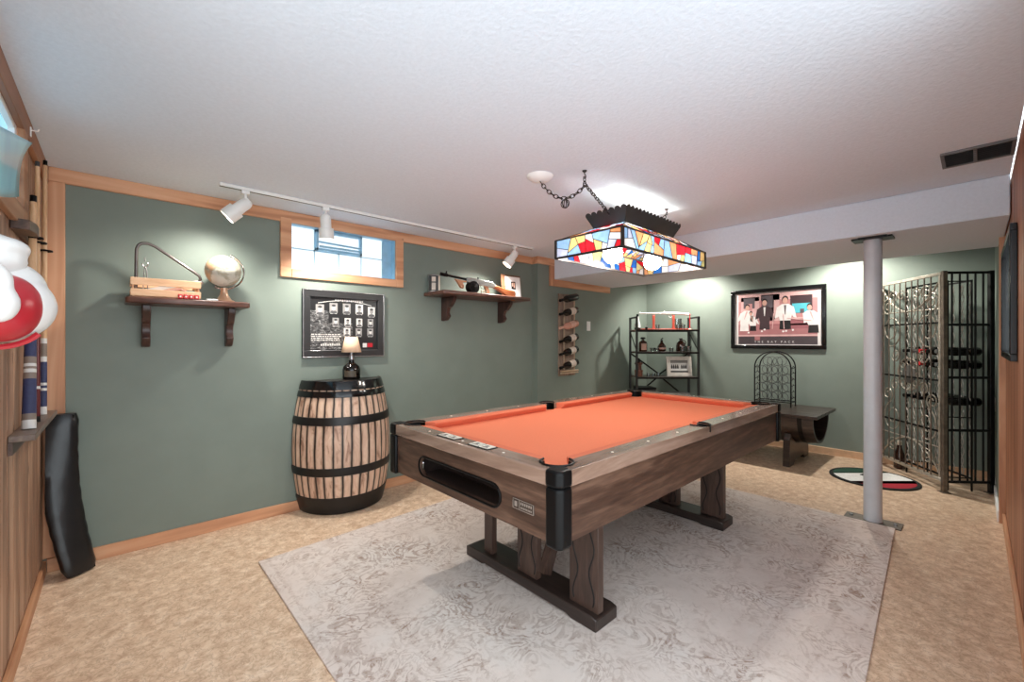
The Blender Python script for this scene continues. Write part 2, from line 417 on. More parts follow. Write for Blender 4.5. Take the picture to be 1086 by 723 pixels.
# window 1: glass block window with a small hopper vent
w = bpy.data.objects.new('window_1', None); col.objects.link(w); w.location = (WX0, YA, WZ0); w['kind'] = 'structure'
W, H = WX1-WX0, WZ1-WZ0
b = MB()
b.box(-.075, 0, -.024, 0, -.065, H+.03); b.box(W, W+.07, -.024, 0, -.065, H+.03); b.box(0, W, -.024, 0, -.065, 0)
b.build('window_frame', M['pine'], w, bevel=.004)
b = MB(); b.box(0, .004, 0, .11, 0, H); b.box(W-.004, W, 0, .11, 0, H); b.box(0, W, 0, .11, 0, .004); b.box(0, W, 0, .11, H-.004, H)
b.build('reveal', M['bluevinyl'], w)
gb = bpy.data.materials.new('frosted glass block'); gb.use_nodes = True; nt = gb.node_tree
pb = nt.nodes['Principled BSDF']; pb.inputs['Base Color'].default_value = s2l((120, 130, 136)); pb.inputs['Roughness'].default_value = .25
tv = nd(nt, 'ShaderNodeTexWave'); tv.bands_direction = 'DIAGONAL'; tv.inputs['Scale'].default_value = 45; nt.links.new(coords(nt), tv.inputs['Vector'])
em = ramp(nt, [(.2, s2l((190, 224, 244))), (.6, s2l((252, 254, 255)))]); nt.links.new(tv.outputs['Fac'], em.inputs[0])
nt.links.new(em.outputs[0], pb.inputs['Emission Color']); pb.inputs['Emission Strength'].default_value = .58
cw, chh = (W-.09)/4, H/2
for i in range(4):
    for j in range(2):
        if j == 1 and i in (1, 2): continue
        MB().box(i*cw+.006, (i+1)*cw-.003, .06, .1, j*chh+.006, (j+1)*chh-.003).build('glass_block', gb, w, bevel=.006)
MB().box(4*cw+.004, W-.004, .06, .1, .004, H-.004).build('side_panel', M['bluevinyl'], w)
b = MB(); b.box(0, 4*cw, .066, .094, chh-.003, chh+.005)
for i in (1, 2, 3, 4): b.box(i*cw-.003, i*cw+.005, .066, .094, 0, H)
b.build('mortar', M['mortar'], w)
b = MB(); x0, x1, z0, z1 = cw+.004, 3*cw-.004, chh+.004, H-.006
b.box(x0, x1, .03, .09, z0, z0+.02); b.box(x0, x1, .03, .09, z1-.02, z1); b.box(x0, x0+.018, .03, .09, z0, z1); b.box(x1-.018, x1, .03, .09, z0, z1)
vf = b.build('vent_frame', M['bluevinyl'], w, bevel=.003)
MB().box(x0+.018, x1-.018, .06, .066, z0+.02, z1-.02).build('pane', gb, vf)
b = MB(); b.bar((x0+.02, .045, z0+.07), (x1-.02, .02, z0+.055), .012); b.bar((x0+.02, .02, z0+.03), (x1-.02, .02, z0+.03), .014)
b.build('vent_sash', M['bluevinyl'], vf)

# window 2 in the left wall
w = bpy.data.objects.new('window_2', None); col.objects.link(w); w.location = (XL, LWY0, LWZ0); w.rotation_euler = (0, 0, pi/2); w['kind'] = 'structure'
W, H = LWY1-LWY0, LWZ1-LWZ0
b = MB(); b.box(-.09, 0, -.022, 0, -.08, H); b.box(W, W+.09, -.022, 0, -.08, H); b.box(0, W, -.022, 0, -.08, 0)
b.build('window_frame', knotty('brown pine casing', (130, 90, 64), (164, 118, 86), (190, 146, 112), 'x'), w, bevel=.004)
b = MB(); b.box(0, .03, 0, .05, 0, H); b.box(W-.03, W, 0, .05, 0, H); b.box(.03, W-.03, 0, .05, 0, .03); b.box(.03, W-.03, 0, .05, H-.03, H)
b.build('sash', M['white'], w, bevel=.003)
bp = gb.copy(); bp.name = 'daylit blue glass'; bp.node_tree.nodes['Principled BSDF'].inputs['Emission Strength'].default_value = .5
for n_ in bp.node_tree.nodes:
    if n_.type == 'VALTORGB': n_.color_ramp.elements[0].color = s2l((120, 200, 235)); n_.color_ramp.elements[1].color = s2l((150, 215, 240))
MB().box(.03, W-.03, .02, .026, .03, H-.03).build('pane', bp, w)

# ------------------------------------------------------------------ pool table
TX, TY = 2.41, 1.64
t = thing('pool_table', 'pool table with coral orange felt and walnut sides on the faded rug', 'pool table', (TX, TY, 0))
hx, hy, ZT = 1.26, .64, .795
ri = .095
cc = (hx-.105, hy-.105); pr = .062
# playfield with bites for the pockets
def field_outline():
    ix, iy = hx-ri, hy-ri; out = []
    for (sx, sy), a0 in (((-1,-1),98), ((1,-1),188), ((1,1),278), ((-1,1),8)):
        out += [(sx*cc[0]+pr*cos(R(a)), sy*cc[1]+pr*sin(R(a))) for a in [a0-a_ for a_ in range(0, 107, 10)]]
    return out
ol = []
for (sx, sy), a0, a1 in (((-1,-1),99,-9), ((1,-1),189,81), ((1,1),279,171), ((-1,1),369,261)):
    seg = arc(sx*cc[0], sy*cc[1], pr, a0, a1, 10)
    ol += seg
    if (sx, sy) == (-1,-1): ol += arc(0, -(hy-.06), .055, 155, 25, 8)
    if (sx, sy) == (1,1): ol += arc(0, hy-.06, .055, 335, 205, 8)
MB().prism(ol, .725, .75).build('playfield', M['cloth'], t)
MB().box(-hx+.03, hx-.03, -hy+.03, hy-.03, .53, .55).build('bed_bottom', M['foot'], t)
# wooden top rails
def railpoly_short(s):
    x = s*hx; c = s*cc[0]
    p = [(x, -hy+.055), (x, hy-.055)]
    if s < 0:
        up = arc(c, cc[1], pr, 135, 260.4, 10); lo = arc(c, -cc[1], pr, 99.6, 225, 10)
    else:
        up = arc(c, cc[1], pr, 45, -80.4, 10); lo = arc(c, -cc[1], pr, 80.4, -45, 10)
    return p + up + lo
def railpoly_long(s, h):                       # s: which side in y, h: which half in x
    y = s*hy; a = h*hx
    p = [(a-h*.055, y), (0, y)]
    mid = arc(0, s*(hy-.06), .055, s*90, s*90-h*s*(90+39), 8)
    a_end = math.degrees(math.atan2(s*1, h*1))      # towards the outer corner
    a_beg = math.degrees(math.atan2(s*.166, -h*.986))
    d = (a_end-a_beg+540) % 360-180
    cor = arc(h*cc[0], s*cc[1], pr, a_beg, a_beg+(d if d != -180 else 180), 10)
    return p + mid + cor
for s in (-1, 1): MB().prism(railpoly_short(s), .735, ZT).build('end_rail', M['rail_y'], t, bevel=.018, seg=4)
for s in (-1, 1):
    for h in (-1, 1): MB().prism(railpoly_long(s, h), .735, ZT).build('side_rail', M['rail_x'], t, bevel=.018, seg=4)
# cushions: rubber noses under felt
def cushion(u, n, o, e0, e1):
    """cushion along u from e0 to e1, nose pointing along n from the rail edge o; the face is undercut"""
    u, n, o = Vector(u), Vector(n), Vector(o); b = MB(); rings = []
    for sgn, e in ((-1, e0), (1, e1)):
        ring = []
        for d, z in ((0, .7925), (.042, .7915), (.05, .786), (.049, .777), (.026, .748), (0, .748)):
            p = o+u*(e-sgn*d*.85)+n*d; ring.append(b.bm.verts.new((p.x, p.y, z)))
        rings.append(ring)
    for k in range(6): b.bm.faces.new((rings[0][k], rings[0][(k+1) % 6], rings[1][(k+1) % 6], rings[1][k]))
    b.bm.faces.new(rings[0][::-1]); b.bm.faces.new(rings[1])
    return b.build('cushion', M['cushion'], t, bevel=.002)
for s in (-1, 1):
    cushion((0,1), (-s,0), (s*(hx-ri-.002), 0), -.468, .468)
    cushion((1,0), (0,-s), (0, s*(hy-ri-.002)), .062, 1.09); cushion((1,0), (0,-s), (0, s*(hy-ri-.002)), -1.09, -.062)
# aprons
def stadium(cy, cz, hl, r, n):
    return [(cy+hl+r*cos(R(a)), cz+r*sin(R(a))) for a in [-90+180*i/n for i in range(n+1)]] + [(cy-hl+r*cos(R(a)), cz+r*sin(R(a))) for a in [90+180*i/n for i in range(n+1)]]
AX, AY, AZ = hx-.012, hy-.012, .526
def holed(x0, x1):
    b = MB(); inn = stadium(.015, .618, .275, .05, 10); n = len(inn); out = []
    for (y, z) in inn:
        dy, dz = (y-.015), z-.63
        k = min((AY-.015 if dy > 0 else AY+.015)/max(abs(dy), 1e-6), ((.735-.63) if dz > 0 else (.63-AZ))/max(abs(dz), 1e-6))
        out.append([.015+dy*k, .63+dz*k])
    for cy_, cz_ in ((AY, .735), (AY, AZ), (-AY, .735), (-AY, AZ)):
        j = min(range(n), key=lambda i: (out[i][0]-cy_)**2+(out[i][1]-cz_)**2); out[j] = [cy_, cz_]
    V = {}
    for nm, L in (('i', inn), ('o', out)):
        for x in (x0, x1): V[nm, x] = [b.bm.verts.new((x, p[0], p[1])) for p in L]
    for i in range(n):
        j = (i+1) % n
        for q in ((V['i',x0][i],V['i',x0][j],V['o',x0][j],V['o',x0][i]), (V['i',x1][i],V['o',x1][i],V['o',x1][j],V['i',x1][j]),
                  (V['i',x0][i],V['i',x1][i],V['i',x1][j],V['i',x0][j]), (V['o',x0][i],V['o',x0][j],V['o',x1][j],V['o',x1][i])):
            b.bm.faces.new(q)
    return b
ep = holed(-AX, -AX+.025).build('end_panel', M['walnut_y'], t)
MB().box(AX-.025, AX, -AY, AY, AZ, .735).build('end_panel', M['walnut_y'], t)
for s in (-1, 1): MB().box(-AX+.025, AX-.025, s*AY-.0125-s*.0125, s*AY+.0125-s*.0125, AZ, .735).build('side_panel', M['walnut_x'], t)
# ball return
b = MB(); b.box(-AX+.026, -AX+.16, -.34, .37, .556, .562); b.box(-AX+.155, -AX+.16, -.34, .37, .556, .69); b.box(-AX+.026, -AX+.16, -.345, -.34, .556, .69); b.box(-AX+.026, -AX+.16, .365, .37, .556, .69); b.box(-AX+.026, -AX+.16, -.34, .37, .685, .69)
tr = b.build('ball_return_tray', M['foot'], t)
b = MB(); inn = stadium(.015, .618, .275, .05, 10); b.tube([(-AX-.002, p[0], p[1]) for p in inn], .005, 6, closed=True)
b.build('ball_return_rim', M['black'], t)
b = MB(); b.bar((-AX+.01, .315, .598), (-AX+.01, .31, .632), .008, .014); b.ball((-AX+.008, .312, .632), .008, 10)
b.build('slot_piece', M['chrome'], t)  # small bright chrome piece near one end of the slot
# maker's plate (marks too small to read)
b = MB(); b.mat(0).box(-AX-.002, -AX, -.502, -.386, .602, .642); b.mat(1)
for y0, y1, z0, z1 in ((-.502,-.386,.640,.642), (-.502,-.386,.602,.604), (-.502,-.500,.602,.642), (-.388,-.386,.602,.642), (-.424,-.422,.602,.642)): b.box(-AX-.0035, -AX-.002, y0, y1, z0, z1)
b.box(-AX-.0035, -AX-.002, -.410, -.396, .612, .632)
for i in range(6): b.box(-AX-.003, -AX-.002, -.43-.011*i-.006, -.43-.011*i, .624, .634)
for i in range(8): b.box(-AX-.003, -AX-.002, -.43-.008*i-.005, -.43-.008*i, .609, .616)
b.build('maker_plate', [plain('dark plate', (86, 76, 70), .3, .5), plain('silver print', (176, 170, 164), .3, .6)], t)
# corner castings
for sx in (-1, 1):
    for sy in (-1, 1):
        m1 = [(-hx-.006, -hy+.068), (-hx-.006, -hy+.02)] + [(-hx+.02+.026*cos(R(a)), -hy+.02+.026*sin(R(a))) for a in (195, 210, 225, 240, 255)] + [(-hx+.02, -hy-.006), (-hx+.068, -hy-.006)]
        ins = [(-cc[0]+(pr+.002)*cos(R(a)), -cc[1]+(pr+.002)*sin(R(a))) for a in (250, 238, 225, 212, 200)]
        low = m1 + [(-hx+.068, -hy+.03), (-hx+.03, -hy+.068)]
        b = MB(); b.prism([(-sx*x, -sy*y) for x, y in m1+ins], .735, .799)
        b.prism([(-sx*x, -sy*y) for x, y in low], .516, .737)
        b.build('corner_casting', M['black'], t, bevel=.012, seg=3)
def pocket(cx, cy, r, a0, a1):
    b = MB(); out = arc(cx, cy, r+.003, a0, a1, 16); inn = arc(cx, cy, r-.003, a1, a0, 16)
    b.prism(out+inn, .737, .79); b.tube([(x, y, .797) for x, y in arc(cx, cy, r+.003, a0, a1, 18)], .005, 8)
    b.lathe([(0, .738), (r-.002, .738)], 20, c=(cx, cy, 0), cap=False)  # black disc stands in for the dark depth of the hole
    return b
for sx in (-1, 1):
    for sy in (-1, 1):
        a = math.degrees(math.atan2(sy, sx)); pocket(sx*cc[0], sy*cc[1], pr, a-128, a+128).build('corner_pocket', M['black'], t)
for sy in (-1, 1):
    b = pocket(0, sy*(hy-.06), .055, sy*90-118, sy*90+118)
    b.bar((0, sy*(hy-.012), .797), (0, sy*(hy-.001), .796), .011, .004); b.bar((0, sy*(hy+.001), .797), (0, sy*(hy+.002), .762), .011, .004, up=(0,1,0))
    b.build('side_pocket', M['black'], t)
# sights and score counters
sm = M['ivory']
for s in (-1, 1):
    for y in (-.29, 0, .29): MB().cyl((s*(hx-.045), y, ZT-.001), (s*(hx-.045), y, ZT+.0012), .006, 10).build('sight', sm, t)
    for h in (-1, 1):
        for x in (.29, .58, .87): MB().cyl((h*x, s*(hy-.045), ZT-.001), (h*x, s*(hy-.045), ZT+.0012), .006, 10).build('sight', sm, t)
for y0, y1 in ((.035, .185), (-.215, -.07)):
    b = MB(); b.box(-hx+.018, -hx+.078, y0, y1, ZT-.002, ZT+.003); sc_o = b.build('score_counter', M['black'], t, bevel=.001)
    mid = (y0+y1)/2
    for a0, a1 in ((y0+.008, mid-.006), (mid+.006, y1-.008)):
        b = MB(); b.mat(0).box(-hx+.024, -hx+.072, a0, a1, ZT+.003, ZT+.006); b.mat(1).box(-hx+.04, -hx+.058, (a0+a1)/2-.009, (a0+a1)/2+.009, ZT+.006, ZT+.0066)
        b.box(-hx+.03, -hx+.036, a0+.008, a1-.01, ZT+.006, ZT+.0066)
        b.build('counter_window', [M['ivory'], M['boxgrey']], sc_o)
# trestles
def upright(x0, x1, y0, y1, curved=True):
    b = MB(); b.mat(0).box(x0, x1, y0, y1, .074, .532)
    if curved:
        b.mat(1); c = (y0+y1)/2
        for s in (-1, 1):
            b.tube([(x0-.0005, c+s*(.045+.014*sin(2*pi*k/10+(.6 if s > 0 else .6))), .095+.43*k/20) for k in range(21)], .004, 5)
    return b.build('upright', [M['walnut_z'], M['shadowgap']], t, bevel=.003)
def foot_beam(x0, x1, y0, y1):
    pts = [(y0, .012), (y0+.14, .012), (y0+.17, .022), (y1-.17, .022), (y1-.14, .012), (y1, .012), (y1, .066), (y1-.03, .075), (y0+.03, .075), (y0, .066)]
    MB().prism(pts, x0, x1, 'x').build('foot_beam', M['foot'], t, bevel=.005)
X0 = 1.505-TX
foot_beam(X0, X0+.16, 1.105-TY, 2.03-TY)
upright(X0+.03, X0+.07, 1.115-TY, 1.275-TY); upright(X0+.03, X0+.065, 1.485-TY, 1.625-TY); upright(X0+.03, X0+.065, 1.83-TY, 1.90-TY, False)
MB().bar((X0+.07, 1.47-TY, .10), (X0+.27, 1.47-TY, .53), .04, .06).build('brace', M['walnut_z'], t)
X1 = 2.925-TX
foot_beam(X1, X1+.17, 1.13-TY, 2.05-TY)
upright(X1+.05, X1+.10, 1.15-TY, 1.30-TY); upright(X1+.05, X1+.11, 1.47-TY, 1.61-TY); upright(X1+.05, X1+.11, 1.82-TY, 1.96-TY)
MB().bar((X1+.06, 1.54-TY, .10), (X1-.16, 1.54-TY, .53), .05, .06).build('brace', M['walnut_z'], t)

# area rug
rc = (2.215, 1.57); q = [(.588, 2.77), (.60, .205), (3.83, .37), (3.84, 2.935)]
b = MB(); b.prism([(x-rc[0], y-rc[1]) for x, y in q], .0005, .0115)
tag(b.build('area_rug', rug_mat(1.62, 1.28), loc=(*rc, 0), bevel=.003), 'large faded pale grey oriental rug lying under the pool table', 'rug')

# ------------------------------------------------------------------ half barrel with bottle lamp
BX, BY = 1.314, 3.432
t = thing('half_barrel', 'half whiskey barrel with charred staves and black hoops against the green wall', 'barrel', (BX, BY, 0))
def br(z): return .30+.068*(1-((z-.47)/.49)**2) if True else 0
def half(r0, r1, z0, z1, n, k=12):
    """closed half ring from radius fn r1(z) with flat back"""
    b = MB(); b.lathe([(r0(z0+(z1-z0)*i/k), z0+(z1-z0)*i/k) for i in range(k+1)], n, pi, 2*pi); return b
N = 18
b = half(br, None, .01, .965, 54)
ring0 = [(br(.01)*cos(pi+pi*i/54), br(.01)*sin(pi+pi*i/54), .01) for i in range(55)]
b.flat(ring0)
b.flat([(br(.01+.955*i/12), 0, .01+.955*i/12) for i in range(13)] + [(-br(.01+.955*i/12), 0, .01+.955*i/12) for i in range(12, -1, -1)])
b.build('staves', stave_mat(N), t)
for z0, z1 in ((.905, .972), (.852, .898), (.655, .715), (.290, .352), (.002, .13)):
    b = MB(); n = 40; pr_o = [(br(max(z0, 0)), z0), (br(z0)+.006, z0+.003), (br((z0+z1)/2)+.007, (z0+z1)/2), (br(z1)+.006, z1-.003), (br(z1), z1)]
    b.lathe(pr_o, n, pi, 2*pi, cap=False)
    b.build('hoop', M['black_gloss'] if z0 > .8 else plain('black iron hoop', (34, 31, 30), .38, .3), t)
MB().prism(arc(0, 0, br(.96)-.001, 180, 360, 40), .945, .964).build('lid', plain('dark barrel lid', (38, 34, 32), .4), t)
L = thing('bottle_lamp', 'small table lamp made from a dark bottle with a cream shade on the half barrel', 'lamp', (1.353, 3.335, .965))
MB().lathe([(0,0),(.060,0),(.066,.008),(.067,.075),(.060,.100),(.034,.122),(.020,.134),(.019,.15),(.0,.15)], 28).build('bottle', M['bottle'], L)
b = MB(); b.lathe([(.0672,.022),(.0672,.07)], 14, pi*1.1, pi*1.55, cap=False); b.build('label', plain('dark bottle label', (74, 64, 52), .5), L)
MB().lathe([(0,.15),(.017,.15),(.021,.155),(.021,.185),(.012,.19),(.012,.215),(0,.215)], 20).build('socket', M['steel'], L)
b = MB(); b.lathe([(.074,.212),(.046,.332)], 32, cap=False); b.build('lamp_shade', M['cream'], L, solid=.002)
b = MB(); 
for a in (0, 120, 240): b.tube([(0,0,.215), (.052*cos(R(a)), .052*sin(R(a)), .305)], .0015, 5)
b.build('shade_frame', M['steel'], L)

# ------------------------------------------------------------------ framed picture above the barrel
t = thing('framed_picture', 'black and silver framed black-and-white poster of small portraits above the half barrel', 'picture', (1.021, YA-.001, 1.137))
W, H = .651, .524
def frame(b, W, H, w, d0, d1):
    b.box(0, W, d1, d0, 0, w); b.box(0, W, d1, d0, H-w, H); b.box(0, w, d1, d0, w, H-w); b.box(W-w, W, d1, d0, w, H-w)
b = MB(); b.mat(0); frame(b, W, H, .055, 0, -.022); b.mat(1); frame(b, W, H, .007, 0, -.026)
b.box(.055, W-.055, -.0225, -.018, .052, .055)
b.build('frame', [plain('satin black frame', (40, 40, 41), .35), M['steel']], t, bevel=.002)
pm = []
for c in ((30, 31, 33), (212, 210, 206), (150, 148, 146), (84, 84, 86), (176, 30, 44), (58, 58, 60)): pm.append(plain('print', c, .3, var=.05, nscale=40))
def bwnoise():
    m, nt, bb = newmat('grainy black and white city print'); v = coords(nt, (1, 1, 2.2)); n = noise(nt, v, 34, 6, .75, .6)
    r = ramp(nt, [(.44, s2l((38, 38, 40))), (.54, s2l((92, 92, 92))), (.66, s2l((178, 178, 176)))]); nt.links.new(n, r.inputs[0]); nt.links.new(r.outputs[0], bb.inputs['Base Color']); bb.inputs['Roughness'].default_value = .3
    return m
b = MB(); y = -.004; x0, x1, z0, z1 = .055, W-.055, .055, H-.055
b.mat(0).box(x0, x1, y, 0, z0, z1); b.mat(6).box(x0+.004, x0+.33, y-.0005, y, z0+.004, z0+.215); b.mat(6).box(x0+.004, x0+.14, y-.0005, y, z0+.215, z0+.31)
def oval(cx, cz, rx, rz, yy, n=14): b.prism([(cx+rx*cos(2*pi*k/n), cz+rz*sin(2*pi*k/n)) for k in range(n)], yy-.0004, yy, 'y')
def portrait(cx, cz, w, h):
    b.mat(2 if int(cx*100) % 2 else 1).box(cx-w/2, cx+w/2, y-.001, y-.0004, cz-h/2, cz+h/2)
    b.mat(3); oval(cx, cz-h*.42, w*.42, h*.16, y-.0012); b.mat(1 if int(cx*100) % 2 else 2); oval(cx, cz+.002, w*.24, h*.3, y-.0016)
    b.mat(5); oval(cx, cz+h*.24, w*.25, h*.13, y-.002)
    b.mat(1).box(cx-w*.4, cx+w*.4, y-.001, y-.0004, cz-h/2-.007, cz-h/2-.003)
for i in range(5): portrait(x0+.075+i*.104, z1-.092+(.012 if 0 < i < 4 else -.004), .062, .078)
for i in range(4): portrait(x0+.195+i*.096, z1-.188, .05, .062)
for i in range(3): portrait(x0+.285+i*.098, z1-.268, .052, .062)
b.mat(1)
pts = [(x0+.06+.43*k/12, z1-.046+.028*sin(pi*k/12)) for k in range(13)]
for p0, p1 in zip(pts, pts[1:]): b.bar((p0[0], y-.001, p0[1]), (p1[0], y-.001, p1[1]), .001, .004)
for k in range(13): b.box(x0+.19+k*.018, x0+.202+k*.018, y-.001, y, z1-.022-(k % 2)*.003, z1-.010)
for r in range(4):
    xx = x0+.01
    while xx < x0+.22:
        ww = random.uniform(.008, .03); b.box(xx, xx+ww, y-.001, y, z0+.075+r*.015, z0+.083+r*.015); xx += ww+.006
for k in range(9): b.box(x0+.08+k*.017, x0+.092+k*.017, y-.0012, y, z0+.036, z0+.05+(k % 3)*.003)
b.mat(1).box(x1-.125, x1-.09, y-.001, y, z0+.02, z0+.055); b.mat(4).box(x1-.085, x1-.04, y-.001, y, z0+.022, z0+.055)
b.build('print', pm+[bwnoise()], t)

# ------------------------------------------------------------------ wall shelves
def corbel(x, w, d, h):
    """S-curved bracket outline in the y-z plane, hanging from z=0 down, wall at y=0"""
    pts = [(0,0), (-d,0), (-d,-.03), (-d*.93,-.045)]
    pts += [(-d*.93+d*.36*(k/6), -.045-h*.24*sin(k/6*pi/2)) for k in range(1, 7)]
    pts += [(-d*.57+d*.12*sin(k/6*pi), -.045-h*.24-h*.36*(k/6)) for k in range(1, 7)]
    pts += [(-d*.5, -h*.86), (-d*.36, -h*.97), (-d*.18, -h), (0, -h)]
    return MB().prism([(y, z) for y, z in pts], x-w/2, x+w/2, 'x')
def wall_shelf(label, x0, x1, d, ztop, th, brackets, bd, bh):
    t = thing('wall_shelf', label, 'shelf', (x0, YA-.001, ztop))
    Wd = x1-x0
    MB().prism([(0,0), (0,-d+.03)] + [(.03+.03*cos(R(a)), -d+.03+.03*sin(R(a))) for a in (200,225,250)] + [(Wd-.03+.03*cos(R(a)), -d+.03+.03*sin(R(a))) for a in (290,315,340)] + [(Wd,-d+.03), (Wd,0)], -th, 0).build('board', M['shelf'], t, bevel=.008, seg=3)
    b = corbel(0, .04, bd, bh)
    for i, bx in enumerate(brackets):
        (b if i == 0 else corbel(0, .04, bd, bh)).build('bracket', wood('dark shelf bracket', (46, 30, 26), (66, 44, 38), (86, 60, 52), 'z', .35), t, loc=(bx-x0, 0, -th-.0005), bevel=.004)
    return t
wall_shelf('dark wooden wall shelf on two corbels holding the crate and the globe', .03, .635, .26, 1.515, .036, (.125, .55), .15, .25)
S2 = 1.71
wall_shelf('wide dark wooden wall shelf on two corbels holding the toy submachine gun', 2.07, 3.14, .34, S2, .034, (2.28, 2.985), .2, .22)

# things on the first shelf
S1 = 1.516; CY = 3.24
t = thing('wooden_crate', 'small slatted bare wood crate on the left wall shelf', 'crate', (.052, CY, S1))
cw_, cd_, ch_ = .325, .15, .115
for yy in (0, cd_):
    for z0, z1 in ((.008, .048), (.07, .112)): MB().box(0, cw_, yy-.005, yy+.005, z0, z1).build('slat', M['lightwood'], t, bevel=.0015)
for xx in (.006, cw_-.016):
    MB().box(xx, xx+.01, .006, cd_-.006, .0, ch_).build('end_board', M['lightwood'], t, bevel=.0015)
MB().box(.016, cw_-.016, .006, cd_-.006, .004, .012).build('bottom', M['lightwood'], t)
t = thing('bow_saw', 'old bow saw with a grey tubular frame standing in the small wooden crate', 'saw', (.052, CY+.075, S1+.0125))
pth = [(.025, 0, .015), (.028, 0, .26)] + [(.028+.03*(1-cos(R(a))), 0, .26+.05*sin(R(a))) for a in (20, 45, 70, 90)] + [(.08, 0, .312), (.115, 0, .297), (.30, 0, .165), (.325, 0, .145), (.332, 0, .125), (.325, 0, .112)]
MB().tube(pth, .0085, 10).build('frame', plain('grey steel tube', (112, 104, 100), .3, .7), t)
b = MB(); b.bar((.025, 0, .02), (.325, 0, .108), .0015, .022); b.build('blade', plain('pale saw blade', (208, 200, 190), .35, .4), t)
b = MB(); b.tube([(.325, 0, .112), (.345, -.004, .10)], .008, 8); b.build('tension_knob', M['steel'], t)
t = thing('calipers', 'thin metal hook and calipers upright in the small wooden crate', 'tool', (.118, CY+.05, S1+.0125))
b = MB(); b.tube([(-.012, 0, 0), (-.004, 0, .15), (0, 0, .17)], .003, 6); b.tube([(.014, 0, 0), (.006, 0, .15), (0, 0, .17)], .003, 6); b.build('leg', M['steel'], t)
b = MB(); b.tube([(.0+.013*cos(R(a)), 0, .185+.014*sin(R(a))) for a in range(-200, 60, 20)], .003, 6); b.tube([(-.002,0,.2), (-.002,0,.225)], .003, 6); b.build('hook', M['steel'], t)
t = thing('hand_drill', 'old brown-handled tool lying inside the small wooden crate', 'tool', (.15, CY+.03, S1+.013))
MB().tube([(0,0,.012),(.05,.02,.03),(.13,.03,.05),(.16,.03,.04)], .011, 8, taper=[.8,1.1,1,.6]).build('handle', M['soil'], t)
MB().tube([(.16,.03,.04),(.165,.03,.02)], .006, 6).build('shaft', M['steel'], t)
t = thing('game_box', 'row of tiny red and white blocks in front of the small wooden crate', 'box', (.262, CY-.036, S1))
for k in range(4): MB().box(k*.026, k*.026+.023, -.012, .012, 0, .026).build('block', [M['redplastic']], t, bevel=.003)
b = MB()
for k in range(4): b.cyl((k*.026+.0115, -.0126, .013), (k*.026+.0115, -.012, .013), .005, 10)
b.build('dots', M['ivory'], t)
tag(MB().box(0, .06, -.01, .01, 0, .008).build('chalk_stick', M['white'], loc=(.40, CY-.035, S1), bevel=.002), 'thin white stick lying on the left wall shelf beside the globe', 'stick')
# globe
t = thing('desk_globe', 'tilted cream desk globe on a copper cone foot on the left wall shelf', 'globe', (.505, 3.29, S1))
MB().lathe([(0,0),(.055,0),(.058,.008),(.04,.016),(.024,.045),(.018,.075),(.022,.083),(.022,.09),(0,.09)], 28).build('foot', plain('pale copper foot', (206, 168, 140), .3, .5), t)
gm, nt, bb = newmat('antique globe map')
n1 = noise(nt, coords(nt), 9, 6, .6, .5); r = ramp(nt, [(.45, s2l((206, 202, 188))), (.5, s2l((168, 164, 144))), (.58, s2l((186, 152, 120)))]); nt.links.new(n1, r.inputs[0]); nt.links.new(r.outputs[0], bb.inputs['Base Color']); bb.inputs['Roughness'].default_value = .35
gc = Vector((-.005, 0, .198)); ax = Vector((sin(R(23)), 0, cos(R(23))))
MB().ball(gc, .1, 32).build('sphere', gm, t)
b = MB(); e1 = ax; e2 = Vector((cos(R(23)), 0, -sin(R(23))))
b.tube([gc+(e1*cos(R(a))+e2*sin(R(a)))*.114 for a in range(-4, 186, 8)], .0055, 6); b.tube([gc+e1*.1, gc+e1*.122], .004, 6); b.tube([gc-e1*.1, gc-e1*.118], .004, 6)
b.tube([gc+(e1*cos(R(160))+e2*sin(R(160)))*.114, (0,0,.09)], .006, 6)
b.build('meridian_arm', M['chrome'], t)

# things on the second shelf
t = thing('tin_can', 'silver tin with a dark and white label at the left end of the gun shelf', 'can', (2.14, 3.385, S2))
MB().lathe([(0,0),(.05,0),(.053,.003),(.053,.158),(.05,.162),(.046,.158),(0,.158)], 28).build('body', M['steel'], t)
b = MB(); b.mat(0).lathe([(.0535,.012),(.0535,.15)], 12, pi*1.05, pi*1.95, cap=False); b.mat(1).lathe([(.0538,.02),(.0538,.085)], 8, pi*1.2, pi*1.42, cap=False).lathe([(.0538,.095),(.0538,.14)], 8, pi*1.2, pi*1.42, cap=False).lathe([(.0538,.012),(.0538,.15)], 6, pi*1.62, pi*1.85, cap=False)
b.build('label', [M['darkgrey'], M['label']], t)
# submachine gun prop: long axis along x, muzzle at low x
t = thing('toy_submachine_gun', 'replica drum-magazine submachine gun with orange wooden stock on the wall shelf', 'gun', (2.082, 3.165, S2+.002))
gmz = M['black_metal']; zb = .137
def gz(x): return zb-(x)*.075        # the gun droops towards the stock
MB().tube([(0,0,gz(0)), (.30,0,gz(.30))], .011, 12).build('barrel', gmz, t)
MB().tube([(-.012,0,gz(0)+.0005), (.055,0,gz(.055))], .016, 12).build('muzzle', M['black'], t)
MB().bar((.045,0,gz(.045)+.012), (.05,0,gz(.045)+.035), .006, .012).build('front_sight', gmz, t)
b = MB(); b.prism([(.26, gz(.26)-.022), (.26, gz(.26)+.014), (.30, gz(.3)+.022), (.56, gz(.56)+.022), (.60, gz(.6)+.008), (.60, gz(.6)-.026), (.30, gz(.3)-.03)], -.017, .017, 'y')
b.build('receiver', plain('bright gun steel', (176, 178, 174), .3, .6), t, bevel=.003)
MB().bar((.40,0,gz(.4)+.022), (.40,0,gz(.4)+.04), .008, .012).build('charging_knob', gmz, t)
MB().bar((.55,0,gz(.55)+.022), (.55,0,gz(.55)+.042), .006, .02).build('rear_sight', gmz, t)
